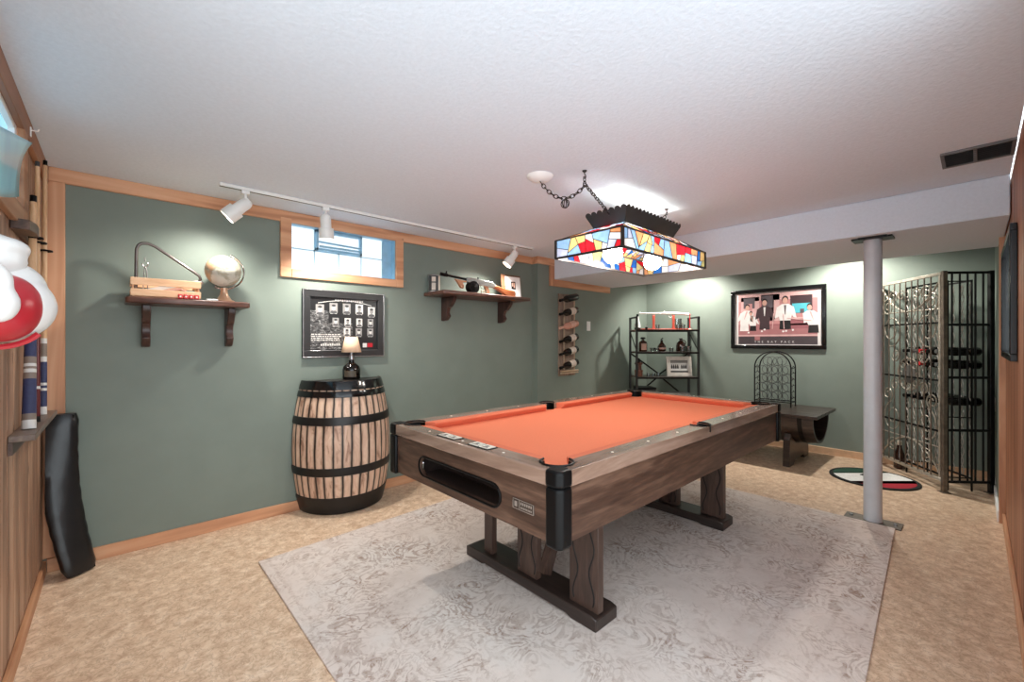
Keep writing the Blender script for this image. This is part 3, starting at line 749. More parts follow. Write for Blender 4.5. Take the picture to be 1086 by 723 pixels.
b = MB(); b.prism([(.135, gz(.135)-.018), (.26, gz(.26)-.018), (.262, gz(.26)-.03), (.215, gz(.2)-.035), (.232, gz(.2)-.075), (.225, gz(.2)-.092), (.2, gz(.2)-.09), (.16, gz(.16)-.04)], -.014, .014, 'y')
b.build('foregrip', plain('pale worn grip wood', (200, 146, 112), .45), t, bevel=.004)
b = MB(); cz = gz(.33)-.062; b.tube([(.335,-.034,cz),(.335,.034,cz)], .056, 28); b.tube([(.335,-.037,cz),(.335,-.034,cz)], .03, 20); b.tube([(.335,-.041,cz),(.335,-.037,cz)], .012, 14)
b.build('drum_magazine', M['black_metal'], t, bevel=.003)
b = MB(); b.prism([(.47, gz(.47)-.028), (.515, gz(.515)-.028), (.535, gz(.53)-.075), (.53, gz(.53)-.098), (.5, gz(.5)-.1), (.49, gz(.49)-.065)], -.013, .013, 'y')
b.build('pistol_grip', plain('pale worn grip wood', (200, 146, 112), .45), t, bevel=.004)
b = MB(); b.tube([(.43,0,gz(.43)-.03), (.435,0,gz(.43)-.055), (.475,0,gz(.47)-.058), (.48,0,gz(.48)-.03)], .003, 6); b.build('trigger_guard', gmz, t)
b = MB(); b.prism([(.585, gz(.585)-.004), (.63, gz(.63)-.002), (.72, gz(.72)-.012), (.86, gz(.86)-.016), (.868, gz(.86)-.04), (.862, gz(.86)-.118), (.80, gz(.8)-.108), (.70, gz(.7)-.06), (.62, gz(.62)-.034), (.59, gz(.59)-.03)], -.019, .019, 'y')
b.build('stock', M['stock'], t, bevel=.008, seg=3)
for k in range(3):
    tag(MB().lathe([(0,0),(.0055,0),(.0055,.024),(.003,.032),(0,.036)], 10).build('bullet', M['copper'], loc=(2.50+k*.03, 3.135, S2)), 'tiny pale bullet standing on the shelf edge under the pistol grip', 'bullet', 'bullets under the pistol grip')
t = thing('framed_card', 'white card with a small dark photo standing behind the gun stock', 'picture', (2.905, 3.235, S2+.002)); t.rotation_euler = (R(-6), 0, R(-4))
b = MB(); b.mat(0).box(0, .19, -.002, .006, 0, .215); b.mat(1).box(.066, .124, -.0035, -.002, .085, .165); b.mat(2).box(.076, .092, -.0042, -.0035, .115, .15); b.box(.098, .114, -.0042, -.0035, .10, .155)
b.mat(3)
for k in range(3): b.box(.06+.006*k, .13-.006*k, -.003, -.002, .045-.012*k, .049-.012*k)
b.build('card', [M['white'], M['black'], M['pinklabel'], M['boxgrey']], t)
b = MB(); b.box(-.045, .205, .009, .02, 0, .235); b.build('backing', wood('dark frame back', (90, 60, 44), (120, 84, 62), (140, 104, 80), 'z'), t)

# ------------------------------------------------------------------ track light
YT = 3.09
t = thing('track_light', 'white ceiling track with three spotlights along the back wall', 'track light', (.45, YT, ZC))
MB().box(0, 2.68, -.018, .018, -.02, -.0005).build('rail', M['white_metal'], t, bevel=.003)
MB().box(.0, 2.68, -.006, .006, -.0212, -.02).build('slot', M['darkgrey'], t)
MB().box(1.93, 2.68, -.006, .006, -.0216, -.0205).build('slot_cover', M['boxgrey'], t)
SPOTS = []
def head(x, d, col_w=1.0):
    h = MB().box(x-.022, x+.022, -.016, .016, -.042, -.02).build('spotlight', M['white_metal'], t, bevel=.003)
    MB().cyl((x,0,-.042), (x,0,-.085), .009, 12).build('stem', M['white_metal'], h)
    d = Vector(d).normalized(); p = Vector((x,0,-.10)); rot = d.to_track_quat('Z','Y').to_matrix().to_4x4()
    b = MB(); b.lathe([(0,-.035),(.018,-.033),(.030,-.022),(.036,-.004),(.036,.062),(.049,.064),(.049,.135),(.044,.135),(.044,.09),(0,.09)], 28, c=p, M4=rot)
    b.build('lamp_head', M['white_metal'], h)
    MB().lathe([(0,.092),(.043,.092),(.043,.094),(0,.094)], 24, c=p, M4=rot).build('bulb', emit('warm spot bulb', (255, 240, 215), 4), h)
    SPOTS.append((Vector((.45, YT, ZC))+p+d*.14, d))
head(.135, (-.62, .18, -.62))
head(.62, (.12, .16, -1))
head(2.43, (-.48, .22, -.72))

# ------------------------------------------------------------------ stained glass pendant
LX0, LX1, LY0, LY1, LZ, LH = 2.065, 3.127, 1.335, 1.825, 1.792, .113
t = thing('pendant_lamp', 'stained glass billiard pendant hanging on chains above the pool table', 'ceiling lamp', ((LX0+LX1)/2, (LY0+LY1)/2, LZ))
ex, ey = (LX1-LX0)/2, (LY1-LY0)/2
gl = [stained('stained '+n, tuple(x*.84 for x in c)) for n, c in (('red', (206, 30, 44)), ('amber', (226, 190, 126)), ('deep blue', (30, 100, 186)), ('sky blue', (140, 180, 226)), ('milky', (222, 222, 226)), ('straw', (210, 204, 140)), ('orange', (222, 150, 104)), ('lilac', (190, 198, 228)))]
lead = plain('lead came', (44, 40, 40), .4, .5)
def split(poly, depth, rng):
    if depth == 0: return [poly]
    xs = [p[0] for p in poly]; ys = [p[1] for p in poly]; wide = (max(xs)-min(xs)) > 1.25*(max(ys)-min(ys))
    c = Vector((sum(xs)/len(xs), sum(ys)/len(ys))); c += Vector((rng.uniform(-.12,.12)*(max(xs)-min(xs)), rng.uniform(-.12,.12)*(max(ys)-min(ys))))
    a = (pi/2 if wide else 0)+rng.uniform(-.55,.55); n = Vector((-sin(a), cos(a)))
    A, B = [], []
    for i in range(len(poly)):
        p, q_ = Vector(poly[i]), Vector(poly[(i+1) % len(poly)]); dp, dq = (p-c).dot(n), (q_-c).dot(n)
        (A if dp >= 0 else B).append(p)
        if dp*dq < 0: x = p+(q_-p)*(dp/(dp-dq)); A.append(x); B.append(x)
    out = []
    for P_ in (A, B):
        if len(P_) >= 3: out += split(P_, depth-1-(rng.random() < .12 and depth > 1), rng)
    return out
def glass_panel(o, u, v, quad, depth, seed):
    """quad in panel coordinates (a along u, b along v)"""
    rng = random.Random(seed); o, u, v = Vector(o), Vector(u), Vector(v); n = u.cross(v).normalized()
    P = lambda p: o+u*p[0]+v*p[1]
    b = MB(); polys = split([Vector(p) for p in quad], depth, rng); last = -1
    for pl in polys:
        k = rng.choice([0,1,1,2,3,3,4,4,5,6,7,7,0]); 
        if k == last: k = (k+3) % 8
        last = k
        b.mat(k).flat([P(p) for p in pl])
    b.mat(8)
    for pl in polys:
        for p, q_ in zip(pl, list(pl[1:])+[pl[0]]):
            if (Vector(p)-Vector(q_)).length > .004: b.bar(P(p), P(q_), .0035, .0035, up=n)
    return b.build('glass_panel', gl+[lead], t)
g = .006
glass_panel((-ex+g,-ey,0), (1,0,0), (0,0,1), [(0,0),(2*ex-2*g,0),(2*ex-2*g,LH),(0,LH)], 5, 3)
glass_panel((ex-g,ey,0), (-1,0,0), (0,0,1), [(0,0),(2*ex-2*g,0),(2*ex-2*g,LH),(0,LH)], 5, 4)
glass_panel((-ex,ey-g,0), (0,-1,0), (0,0,1), [(0,0),(2*ey-2*g,0),(2*ey-2*g,LH),(0,LH)], 4, 15)
glass_panel((ex,-ey+g,0), (0,1,0), (0,0,1), [(0,0),(2*ey-2*g,0),(2*ey-2*g,LH),(0,LH)], 4, 6)
kx, ky, rh = ex-.225, ey-.13, .092                     # crown foot rectangle and roof rise
for s, sd in ((-1, 7), (1, 8)):
    sl = Vector((0, -s*(ey-ky), rh)); ln = sl.length
    glass_panel((s*ex, s*ey, LH), (-s, 0, 0), sl/ln, [(0,0),(2*ex,0),(ex+kx,ln),(ex-kx,ln)], 6, sd)
    sl = Vector((-s*(ex-kx), 0, rh)); ln = sl.length
    glass_panel((s*ex, -s*ey, LH), (0, s, 0), sl/ln, [(0,0),(2*ey,0),(ey+ky,ln),(ey-ky,ln)], 4, sd+10)
fm = plain('dark bronze came', (60, 54, 52), .35, .6)
b = MB()
for z, r_ in ((0, .012), (LH, .009)):
    for s in (-1, 1): b.box(-ex-.006, ex+.006, s*ey-.006, s*ey+.006, z-r_/2, z+r_/2); b.box(s*ex-.006, s*ex+.006, -ey, ey, z-r_/2, z+r_/2)
for sx in (-1, 1):
    for sy in (-1, 1):
        b.box(sx*ex-.008, sx*ex+.008, sy*ey-.008, sy*ey+.008, 0, LH); b.bar((sx*ex, sy*ey, LH), (sx*kx, sy*ky, LH+rh), .006)
b.build('frame', fm, t)
# scalloped crown flaring outward
b = MB(); fl_ = .04; chh_ = .088
def scallop(n, w0, w1):
    """outline of one crown side: foot half-width w0, top half-width w1"""
    pts = [(-w0, 0), (w0, 0)]
    for i in range(n):
        c = w1-(2*i+1)*w1/n; r_ = w1/n
        pts += [(c+r_*cos(R(a)), chh_-.012+min(r_*.9, .02)*sin(R(a))) for a in (0, 30, 60, 90, 120, 150)]
    pts.append((-w1, chh_-.012)); return pts
for s in (-1, 1):
    for (o_, ax_, n_, w0) in (((0, s*ky), 'x', 16, kx), ((s*kx, 0), 'y', 7, ky)):
        vs0 = []; vs1 = []
        for p, z in scallop(n_, w0, w0+fl_):
            f = fl_*z/chh_
            for L_, off in ((vs0, 0), (vs1, .003)):
                q_ = (p, s*(ky+f+off), LH+rh+z) if ax_ == 'x' else (s*(kx+f+off), p, LH+rh+z)
                L_.append(b.bm.verts.new(q_))
        b.bm.faces.new(vs0); b.bm.faces.new(vs1[::-1]); n__ = len(vs0)
        for i in range(n__): b.bm.faces.new((vs0[i], vs0[(i+1) % n__], vs1[(i+1) % n__], vs1[i]))
for sy in (-1, 1): b.box(-kx, kx, min(sy*.06, sy*ky), max(sy*.06, sy*ky), LH+rh, LH+rh+.003)  # plates added to narrow the bulb light thrown up on the ceiling
for sx in (-.247, .247): b.box(sx-.012, sx+.012, -.075, .075, LH+rh, LH+rh+.003)
b.build('crown', plain('dark grey bronze crown', (52, 50, 48), .5, .3), t)
for bx, bz in ((2.333, 1.822), (2.827, 1.836)):
    cx, cz = bx-t.location.x, bz-LZ
    MB().ball((cx, 0, cz), .062, 24).build('globe_bulb', emit('lit globe bulb', (255, 250, 240), 58), t)
    MB().lathe([(0,0),(.014,0),(.018,.05),(.022,.06),(.022,LH+rh-cz-.056)], 16, c=(cx,0,cz+.05)).build('socket', M['white'], t)
# chains
def chain(b, pts, link=.034, r=.0028):
    P_ = [Vector(p) for p in pts]; L_ = [0]
    for p, q_ in zip(P_, P_[1:]): L_.append(L_[-1]+(q_-p).length)
    n = max(2, int(L_[-1]/(link*.72))); 
    def at(s):
        for i in range(len(P_)-1):
            if s <= L_[i+1]+1e-9: return P_[i].lerp(P_[i+1], (s-L_[i])/max(L_[i+1]-L_[i], 1e-9))
        return P_[-1]
    for k in range(n):
        s0, s1 = L_[-1]*k/n, L_[-1]*(k+1)/n; a, c = at(s0), at(s1); d = (c-a).normalized(); m = (a+c)/2
        u = d.cross(Vector((0,0,1))) if abs(d.z) < .95 else d.cross(Vector((0,1,0))); u.normalize(); w_ = d.cross(u)
        if k % 2: u = w_
        b.tube([m+d*(link/2)*cos(R(a_))+u*.010*sin(R(a_)) for a_ in range(0, 360, 30)], r, 5, closed=True)
zc = ZC-LZ
h1 = Vector((1.925-t.location.x, 1.49-t.location.y, zc)); h2 = Vector((2.92-t.location.x, 1.52-t.location.y, zc)); cn = Vector((1.80-t.location.x, 1.715-t.location.y, zc))
cm = plain('blackened chain', (48, 44, 42), .4, .7)
def sag(a, c, d, n=14): return [a.lerp(c, k/n)-Vector((0,0,d*4*(k/n)*(1-k/n))) for k in range(n+1)]
b = MB(); chain(b, sag(cn-Vector((0,0,.03)), h1-Vector((0,0,.085)), .085)); b.build('swag_chain', cm, t)
b = MB(); chain(b, [h1-Vector((0,0,.075)), Vector((-kx+.10, .0, LH+rh+.03))]); b.build('chain', cm, t)
b = MB(); chain(b, [h2-Vector((0,0,.025)), Vector((kx-.02, 0, LH+rh+.03))]); b.build('chain', cm, t)
for h in (h1, h2):
    b = MB(); z_ = h.z; b.lathe([(0,-.0005),(.014,-.001),(.010,-.008),(0,-.008)], 14, c=(h.x,h.y,z_)); b.tube([h+Vector((0,0,-.006)), h+Vector((0,0,-.02))]+[h+Vector((.012*sin(R(a)), 0, -.032+.012*cos(R(a)))) for a in range(0, 260, 30)], .003, 6)
    b.build('ceiling_hook', cm, t)
b = MB(); chain(b, [h1-Vector((0,0,.035)), h1-Vector((0,0,.09))]); b.build('chain', cm, t)
b = MB(); b.lathe([(0,-.032),(.02,-.032),(.055,-.022),(.075,-.006),(.078,-.0005),(0,-.0005)], 32, c=cn)
b.build('canopy', M['white'], t)
b = MB(); pm_ = sag(cn-Vector((0,0,.03)), h1-Vector((0,0,.085)), .085)[8]
for k in range(3): b.tube([pm_+Vector((.024*cos(R(a))*cos(k), .024*cos(R(a))*sin(k), -.03+.024*sin(R(a)))) for a in range(0, 360, 30)], .0028, 5, closed=True)
b.build('gathered_links', cm, t)

# ------------------------------------------------------------------ wall wine rack with copper rails on the stepped wall
t = thing('wall_bottle_rack', 'narrow board with two pale pipes holding bottles on the green wall', 'wine rack', (3.83, YA2-.001, .85))
MB().box(0, .30, -.02, 0, 0, .975).build('board', M['pallet'], t, bevel=.003)
for px in (.055, .245): 
    b = MB(); b.tube([(px,-.02,.065),(px,-.05,.065),(px,-.05,.93),(px,-.02,.93)], .009, 8); b.build('pipe', M['copper'], t)
b = MB(); b.tube([(-.01,-.055,.06),(.31,-.055,.06)], .012, 8); b.tube([(-.01,-.055,.035),(.31,-.055,.035)], .009, 8); b.build('bottom_bar', M['copper'], t)
def bottle_prof(k=1.0): return [(0,0),(.034*k,0),(.037*k,.006),(.037*k,.185),(.032*k,.208),(.016*k,.232),(.0135,.25),(.0135,.295),(.016,.297),(.016,.308),(0,.308)]
zr = (1.765, 1.606, 1.447, 1.288, 1.14, .985)
lab = ('topmost dark bottle lying on the wall pipe rack', 'second bottle from the top of the wall pipe rack, dark with pale base', 'pink rosé bottle lying on the wall pipe rack', 'white-labelled dark bottle directly below the pink one on the pipe rack', 'second dark bottle from the bottom of the wall pipe rack', 'lowest bottle of the wall pipe rack, with a pale label')
for i, (z, l_) in enumerate(zip(zr, lab)):
    bo = thing('wine_bottle', l_, 'bottle', (4.05, YA2-.105, z+.03), group='bottles on the wall pipe rack'); bo.rotation_euler = (R(0), R(-90-13), 0); bo.rotation_euler = (0, R(-102), 0)
    MB().lathe(bottle_prof(1.12), 18).build('glass', M['bottle'] if i not in (2,) else plain('rose wine', (206, 150, 132), .15), bo)
    if i > 0: MB().lathe([(.042,.05),(.042,.14)], 18, cap=False).build('label', M['label'] if i != 2 else M['pinklabel'], bo)
    MB().lathe([(.0145,.255),(.0165,.295),(.0168,.309),(0,.3095)], 14, cap=False).build('foil', M['black'] if i != 2 else M['pinklabel'], bo)
t = thing('light_switch', 'white light switch plate on the green wall beside the pipe rack', 'light switch', (4.42, YA2-.001, 1.455))
MB().box(-.036, .036, -.006, 0, -.06, .06).build('plate', M['outlet'], t, bevel=.003)
MB().box(-.006, .006, -.016, -.006, -.01, .012).build('toggle', M['outlet'], t, bevel=.002)

# ------------------------------------------------------------------ etagere across the far corner
t = thing('metal_shelf_unit', 'black metal four-tier shelf unit standing across the far corner', 'shelf unit', (5.345, 2.827, 0), R(-42.64))
UM = plain('charcoal shelf metal', (52, 54, 54), .45, .4)
UW, UD, UH = .40, .155, 1.583
for sx in (-1, 1):
    for sy in (-1, 1): MB().box(sx*UW-.0125, sx*UW+.0125, sy*UD-.0125, sy*UD+.0125, 0, UH).build('post', UM, t)
    MB().box(sx*UW-.01, sx*UW+.01, -UD, UD, UH-.02, UH).build('top_bar', UM, t)
SH = (1.415, 1.125, .80, .45)
sw = wood('grey brown shelf board', (70, 60, 54), (92, 80, 72), (112, 100, 92), 'x', .4)
for i, z in enumerate(SH):
    s_ = MB().box(-UW+.013, UW-.013, -UD-.012, UD+.012, z-.018, z).build('shelf', plain('red tinted wood shelf', (150, 88, 72), .4) if i == 0 else sw, t, bevel=.002)
    b = MB(); b.box(-UW, UW, -UD-.0145, -UD-.0125, z-.026, z-.001); b.box(-UW, UW, UD+.0125, UD+.0145, z-.026, z-.001); b.build('edge_rail', M['black_metal'], s_)
for z0, z1 in ((.46, .79), (.81, 1.10), (.02, .43)):
    b = MB(); b.bar((-UW, UD+.004, z0 if z0 != .81 else z1), (0, UD+.004, z1 if z0 != .81 else z0), .006, .02); b.bar((UW, UD+.004, z0 if z0 != .81 else z1), (0, UD+.004, z1 if z0 != .81 else z0), .006, .02); b.build('cross_brace', M['black_metal'], t)
for sx in (-1, 1):
    b = MB(); b.bar((sx*UW, -UD, 1.13), (sx*UW, UD, 1.39), .006, .016); b.build('side_brace', M['black_metal'], t)
um = Matrix.Translation((5.345, 2.827, 0)) @ Matrix.Rotation(R(-42.64), 4, 'Z')
def on(x, y, z): p = um @ Vector((x, y, z)); return (p.x, p.y, p.z+.0008)
RZ = R(-42.64)
# top shelf: glass rifle decanter on a red stand
z = SH[0]
t = thing('decanter_stand', 'red wooden stand with two uprights on the top tier of the shelf unit', 'stand', on(.04, .02, z), RZ)
MB().box(-.34, .32, -.06, .06, 0, .014).build('base', M['redwood'], t, bevel=.003)
for x in (-.165, .10):
    b = MB(); b.prism([(x-.02,.014),(x+.02,.014),(x+.014,.06),(x+.018,.205),(x+.012,.205),(x+.006,.192),(x-.006,.192),(x-.012,.205),(x-.018,.205),(x-.014,.06)], -.009, .009, 'y'); b.build('upright', M['redwood'], t, bevel=.003)
t = thing('gun_decanter', 'clear glass rifle-shaped decanter lying on the red stand of the shelf unit', 'decanter', on(.04, .02, z+.208), RZ)
dg = plain('frosted pale glass', (226, 234, 230), .12, spec=.8)
b = MB(); b.tube([(-.36,0,.012),(-.10,0,.012),(.0,0,.012),(.10,0,.012),(.22,0,.006),(.30,0,-.004)], .0135, 12, taper=[.7,.8,1.2,1.3,1.15,1.5]); b.build('body', dg, t)
b = MB(); b.tube([(-.02,0,.014),(-.02,0,.045)], .012, 10, taper=[1,.3]); b.tube([(-.345,0,.015),(-.345,0,.04)], .008, 8, taper=[1,.3]); b.build('stopper', dg, t)
MB().tube([(.035,0,0)]+[(.06+.028*cos(R(a)), 0, -.016+.026*sin(R(a))) for a in range(180, 361, 30)], .004, 6).build('trigger_guard', dg, t)
t = thing('clear_bottle', 'clear glass bottle with a black cap at the left end of the top tier', 'bottle', on(-.345, .0, z), RZ)
MB().lathe([(0,0),(.032,0),(.038,.006),(.038,.06),(.022,.125),(.014,.155),(.014,.175),(0,.175)], 18).build('glass', dg, t)
MB().lathe([(0,.175),(.016,.175),(.016,.205),(0,.205)], 14).build('cap', M['black'], t)
MB().lathe([(.0385,.0),(.04,.004),(.04,.026),(.0385,.028)], 18, cap=False).build('base_band', M['black'], t)
t = thing('salt_shaker', 'tiny dark-based jar between the clear bottle and the red stand upright', 'jar', on(-.255, -.09, z), RZ)
MB().lathe([(0,0),(.014,0),(.016,.004),(.016,.03),(0,.03)], 14).build('base', M['black'], t); MB().lathe([(0,.03),(.013,.03),(.011,.045),(0,.05)], 14).build('lid', M['steel'], t)
glx = [(-.11, -.09, 'shot glass standing before the left red upright on the top tier'), (.165, -.085, 'shot glass standing before the right red upright on the top tier'), (.225, -.09, 'rightmost shot glass of the top tier beside the red wand')]
for x, y_, l_ in glx:
    tag(MB().lathe([(.0,0),(.02,0),(.026,.065),(.0235,.065),(.018,.012),(0,.012)], 18).build('shot_glass', M['glass'], loc=on(x, y_, z)), l_, 'glass', 'shot glasses on the top tier')
t = thing('glass_pitcher', 'large clear glass mug at the right of the top tier', 'mug', on(.215, .09, z+.015), RZ)
t.location.z -= .015
MB().lathe([(0,0),(.05,0),(.055,.005),(.058,.15),(.055,.15),(.05,.012),(0,.012)], 22).build('bowl', M['glass'], t); MB().tube([(.05+.03*sin(R(a)), 0, .06-.035*cos(R(a))) for a in range(0, 181, 20)], .005, 6).build('handle', M['glass'], t)
t = thing('red_wand', 'thin red stirrer with a ball top at the right end of the top tier', 'stirrer', on(.335, -.04, z), RZ)
MB().lathe([(0,0),(.02,0),(.018,.012),(.008,.016),(0,.016)], 14).build('foot', M['ivory'], t); MB().cyl((0,0,.016),(0,0,.185), .006, 8).build('stem', M['redplastic'], t); MB().ball((0,0,.195), .011, 12).build('ball', M['redplastic'], t)
# second tier: whiskey bottles and glasses
z = SH[1]
def flask(x, lab_, prof, label_col, cap_m, sx=1.0, depth=1.0):
    t = thing('whiskey_bottle', lab_, 'bottle', on(x, .01, z), RZ, 'whiskey bottles on the second tier')
    b = MB(); b.lathe(prof, 24, M4=Matrix.Diagonal((sx, depth, 1, 1))); b.build('glass', M['amber'], t)
    return t
t = flask(-.27, 'square-shouldered whiskey bottle with a tan label at the left of the second tier', [(0,0),(.05,0),(.055,.006),(.055,.11),(.045,.132),(.018,.145),(.016,.165),(0,.165)], None, None, 1, .7)
MB().box(-.033, .033, -.0425, -.036, .02, .105).build('label', M['pinklabel'], t); MB().lathe([(0,.165),(.032,.165),(.032,.18),(.02,.19),(0,.19)], 16).build('stopper', M['black'], t)
t = flask(-.02, 'round-bellied whiskey bottle with a horse-shaped stopper on the second tier', [(0,0),(.04,0),(.052,.012),(.056,.04),(.05,.075),(.03,.105),(.017,.12),(.016,.135),(0,.135)], None, None)
MB().lathe([(.0562,.03),(.0555,.052)], 20, cap=False).build('label', M['pinklabel'], t)
b = MB(); b.lathe([(0,.135),(.018,.135),(.016,.15),(0,.155)], 14); b.tube([(-.012,0,.16),(.0,0,.165),(.012,0,.175),(.012,0,.182)], .007, 6); b.build('stopper', M['black'], t)
t = flask(.235, 'dark jug-shaped whiskey bottle behind the glasses on the second tier', [(0,0),(.055,0),(.06,.01),(.06,.08),(.052,.115),(.03,.135),(.018,.145),(.018,.16),(0,.16)], None, None)
MB().lathe([(0,.16),(.024,.16),(.024,.175),(0,.175)], 14).build('stopper', M['black'], t); MB().tube([(.02,0,.15),(.05,0,.145),(.066,0,.12),(.06,0,.095)], .006, 6).build('handle', M['amber'], t)
tum = [(0,0),(.024,0),(.03,.05),(.0275,.05),(.022,.008),(0,.008)]
for x, l_ in ((-.165, 'small glass right beside the tan-labelled bottle on the second tier'), (-.105, 'small glass just left of the round-bellied bottle on the second tier'), (.085, 'small glass just right of the round-bellied bottle on the second tier')):
    tag(MB().lathe(tum, 18).build('tumbler', M['glass'], loc=on(x, -.05, z)), l_, 'glass', 'glasses on the second tier')
for x, l_ in ((.215, 'left one of the two larger tumblers before the dark jug bottle'), (.295, 'right one of the two larger tumblers before the dark jug bottle')):
    tag(MB().lathe([(0,0),(.03,0),(.036,.072),(.033,.072),(.028,.01),(0,.01)], 18).build('tumbler', M['glass'], loc=on(x, -.095, z)), l_, 'glass', 'glasses on the second tier')
# third tier
z = SH[2]
t = thing('pottery_jug', 'brown stacked pottery figure at the left end of the third tier', 'figurine', on(-.335, -.02, z), RZ)
MB().lathe([(0,0),(.045,0),(.05,.01),(.05,.06),(.056,.07),(.056,.08),(0,.08)], 20).build('base', M['soil'], t)
MB().lathe([(0,.08),(.036,.08),(.036,.15),(.052,.16),(.054,.175),(.03,.185),(0,.185)], 20).build('top', plain('dark brown pottery', (104, 66, 54), .4), t)
MB().lathe([(0,.185),(.02,.185),(.02,.215),(.012,.235),(0,.235)], 16).build('stopper', M['black'], t)
for x, l_ in ((-.22, 'leftmost of the three tiny glasses on the third tier'), (-.155, 'middle one of the three tiny glasses on the third tier'), (-.09, 'tiny glass nearest the white picture frame on the third tier')):
    tag(MB().lathe([(0,0),(.02,0),(.024,.04),(.022,.04),(.018,.006),(0,.006)], 16).build('tumbler', M['glass'], loc=on(x, -.06, z)), l_, 'glass', 'tiny glasses on the third tier')
t = thing('photo_frame', 'wide white framed black-and-white group photo on the third tier', 'picture', on(.03, -.05, z), RZ); t.rotation_euler = (R(-8), 0, RZ)
W, H = .33, .262
b = MB(); frame(b, W, H, .05, .012, -.008); b.build('frame', plain('white washed frame', (226, 220, 210), .5), t, bevel=.003)
b = MB(); b.mat(0).box(.05, W-.05, 0, .008, .05, H-.05); b.mat(1)
for k in range(8):
    if k == 4: continue
    cx = .07+k*.026; b.prism([(cx-.009,.10),(cx+.009,.10),(cx+.011,.125),(cx+.006,.142),(cx+.004,.155),(cx-.004,.155),(cx-.006,.142),(cx-.011,.125)], -.001, 0, 'y')
b.box(.05, W-.05, -.001, 0, .05, .07); b.mat(2).box(.055, W-.055, -.0015, 0, .072, .098); b.mat(3).box(.05, W-.05, -.0008, 0, .175, H-.05)
b.build('photo', [plain('print pale', (206, 204, 200), .4), plain('print black', (30, 30, 32), .4), plain('print white', (232, 230, 226), .4), plain('print grey', (140, 138, 134), .4)], t)
# bottom tier
z = SH[3]
t = thing('storage_box', 'dark lidded box at the left of the bottom tier', 'box', on(-.25, .0, z), RZ)
MB().box(-.11, .11, -.12, .12, 0, .18).build('body', M['darkgrey'], t, bevel=.004); MB().box(-.115, .115, -.125, .125, .18, .205).build('lid', M['black'], t, bevel=.004)
t = thing('game_case', 'flat grey box at the right of the bottom tier', 'box', on(.14, .0, z), RZ)
MB().box(-.17, .17, -.11, .11, 0, .135).build('body', M['boxgrey'], t, bevel=.004); MB().box(.06, .14, -.113, -.11, .03, .11).build('label', M['label'], t)

# ------------------------------------------------------------------ large poster on the far wall
PW, PH = 1.011, .735
t = thing('framed_poster', 'black framed pinkish poster of men around a pool table on the far wall', 'picture', (XB-.001, 2.148, 1.170), R(-90))
b = MB(); frame(b, PW, PH, .045, 0, -.03); b.build('frame', M['black_gloss'], t, bevel=.006, seg=3)
pc = {}
cols = dict(white=(238, 232, 230), pink=(196, 138, 138), mauve=(158, 96, 102), pale=(220, 176, 174), dark=(66, 50, 54), black=(30, 26, 28), teal=(90, 190, 206), grey=(96, 86, 92), skin=(214, 168, 152), table=(172, 114, 116), band=(74, 64, 68))
names = list(cols); mats = [plain('print '+k, tuple(x*.86 for x in v), .35, var=.05, nscale=12) for k, v in cols.items()]
b = MB(); lay = [0]
def C_(k): b.mat(names.index(k))
def rect(k, x0, x1, z0, z1, l): C_(k); b.box(x0, x1, -.004-.0004*l, -.0036-.0004*l, z0, z1)
def poly(k, pts, l): C_(k); b.prism(pts, -.004-.0004*l, -.0036-.0004*l, 'y')
def ell(k, cx, cz, rx, rz, l, n=16): poly(k, [(cx+rx*cos(2*pi*i/n), cz+rz*sin(2*pi*i/n)) for i in range(n)], l)
C_('white'); b.box(.04, PW-.04, -.004, 0, .04, PH-.04)
x0, x1, z0, z1 = .085, PW-.085, .055, PH-.055
rect('pink', x0, x1, z0, z1, 1); rect('pale', x0, x1, z1-.09, z1, 2)
rect('pale', x0+.03, x0+.24, .36, .64, 2); rect('grey', x0+.06, x0+.19, .50, .63, 3); rect('pink', x0+.10, x0+.16, .46, .56, 4)
rect('mauve', x0+.26, x0+.40, .34, .66, 2); rect('grey', x0+.27, x0+.39, .50, .65, 3); rect('pale', x0+.36, x0+.46, .34, .66, 2)
rect('grey', x1-.27, x1-.05, .42, .63, 2); rect('dark', x1-.265, x1-.055, .52, .625, 3); rect('teal', x1-.25, x1-.07, .425, .535, 4); rect('grey', x1-.17, x1-.13, .425, .47, 5)
rect('table', x0, x1, .155, .30, 3); rect('pale', x0, x1, .155, .172, 4); rect('mauve', x0+.35, x1, .28, .30, 4)
rect('mauve', x1-.28, x1-.02, .24, .36, 4); rect('pale', x1-.29, x1-.01, .355, .375, 5)
rect('band', x0, x1, z0, .15, 3)
def man(cx, h, body, coat, l, lean=0, legs='dark', zb=.24):
    """simple standing figure: legs, torso, sleeves, neck, head, hair"""
    s = h
    poly(legs, [(cx-.07*s, zb), (cx+.07*s, zb), (cx+.06*s, zb+.14*s), (cx-.06*s, zb+.14*s)], l)
    poly(body, [(cx-.065*s, zb+.12*s), (cx+.065*s, zb+.12*s), (cx+.1*s+lean, zb+.30*s), (cx+.04*s+lean, zb+.345*s), (cx-.04*s+lean, zb+.345*s), (cx-.1*s+lean, zb+.30*s)], l+1)
    poly(body, [(cx-.1*s+lean, zb+.31*s), (cx-.06*s+lean, zb+.28*s), (cx-.08*s, zb+.17*s), (cx-.125*s, zb+.15*s)], l+2)
    poly(body, [(cx+.1*s+lean, zb+.31*s), (cx+.06*s+lean, zb+.28*s), (cx+.09*s, zb+.17*s), (cx+.135*s, zb+.15*s)], l+2)
    poly(coat, [(cx-.015*s+lean, zb+.33*s), (cx+.015*s+lean, zb+.33*s), (cx+.004*s, zb+.2*s), (cx-.004*s, zb+.2*s)], l+3)
    ell('black', cx+lean*1.2, zb+.412*s, .037*s, .046*s, l+3); ell('skin', cx+lean*1.2, zb+.392*s, .031*s, .042*s, l+4)
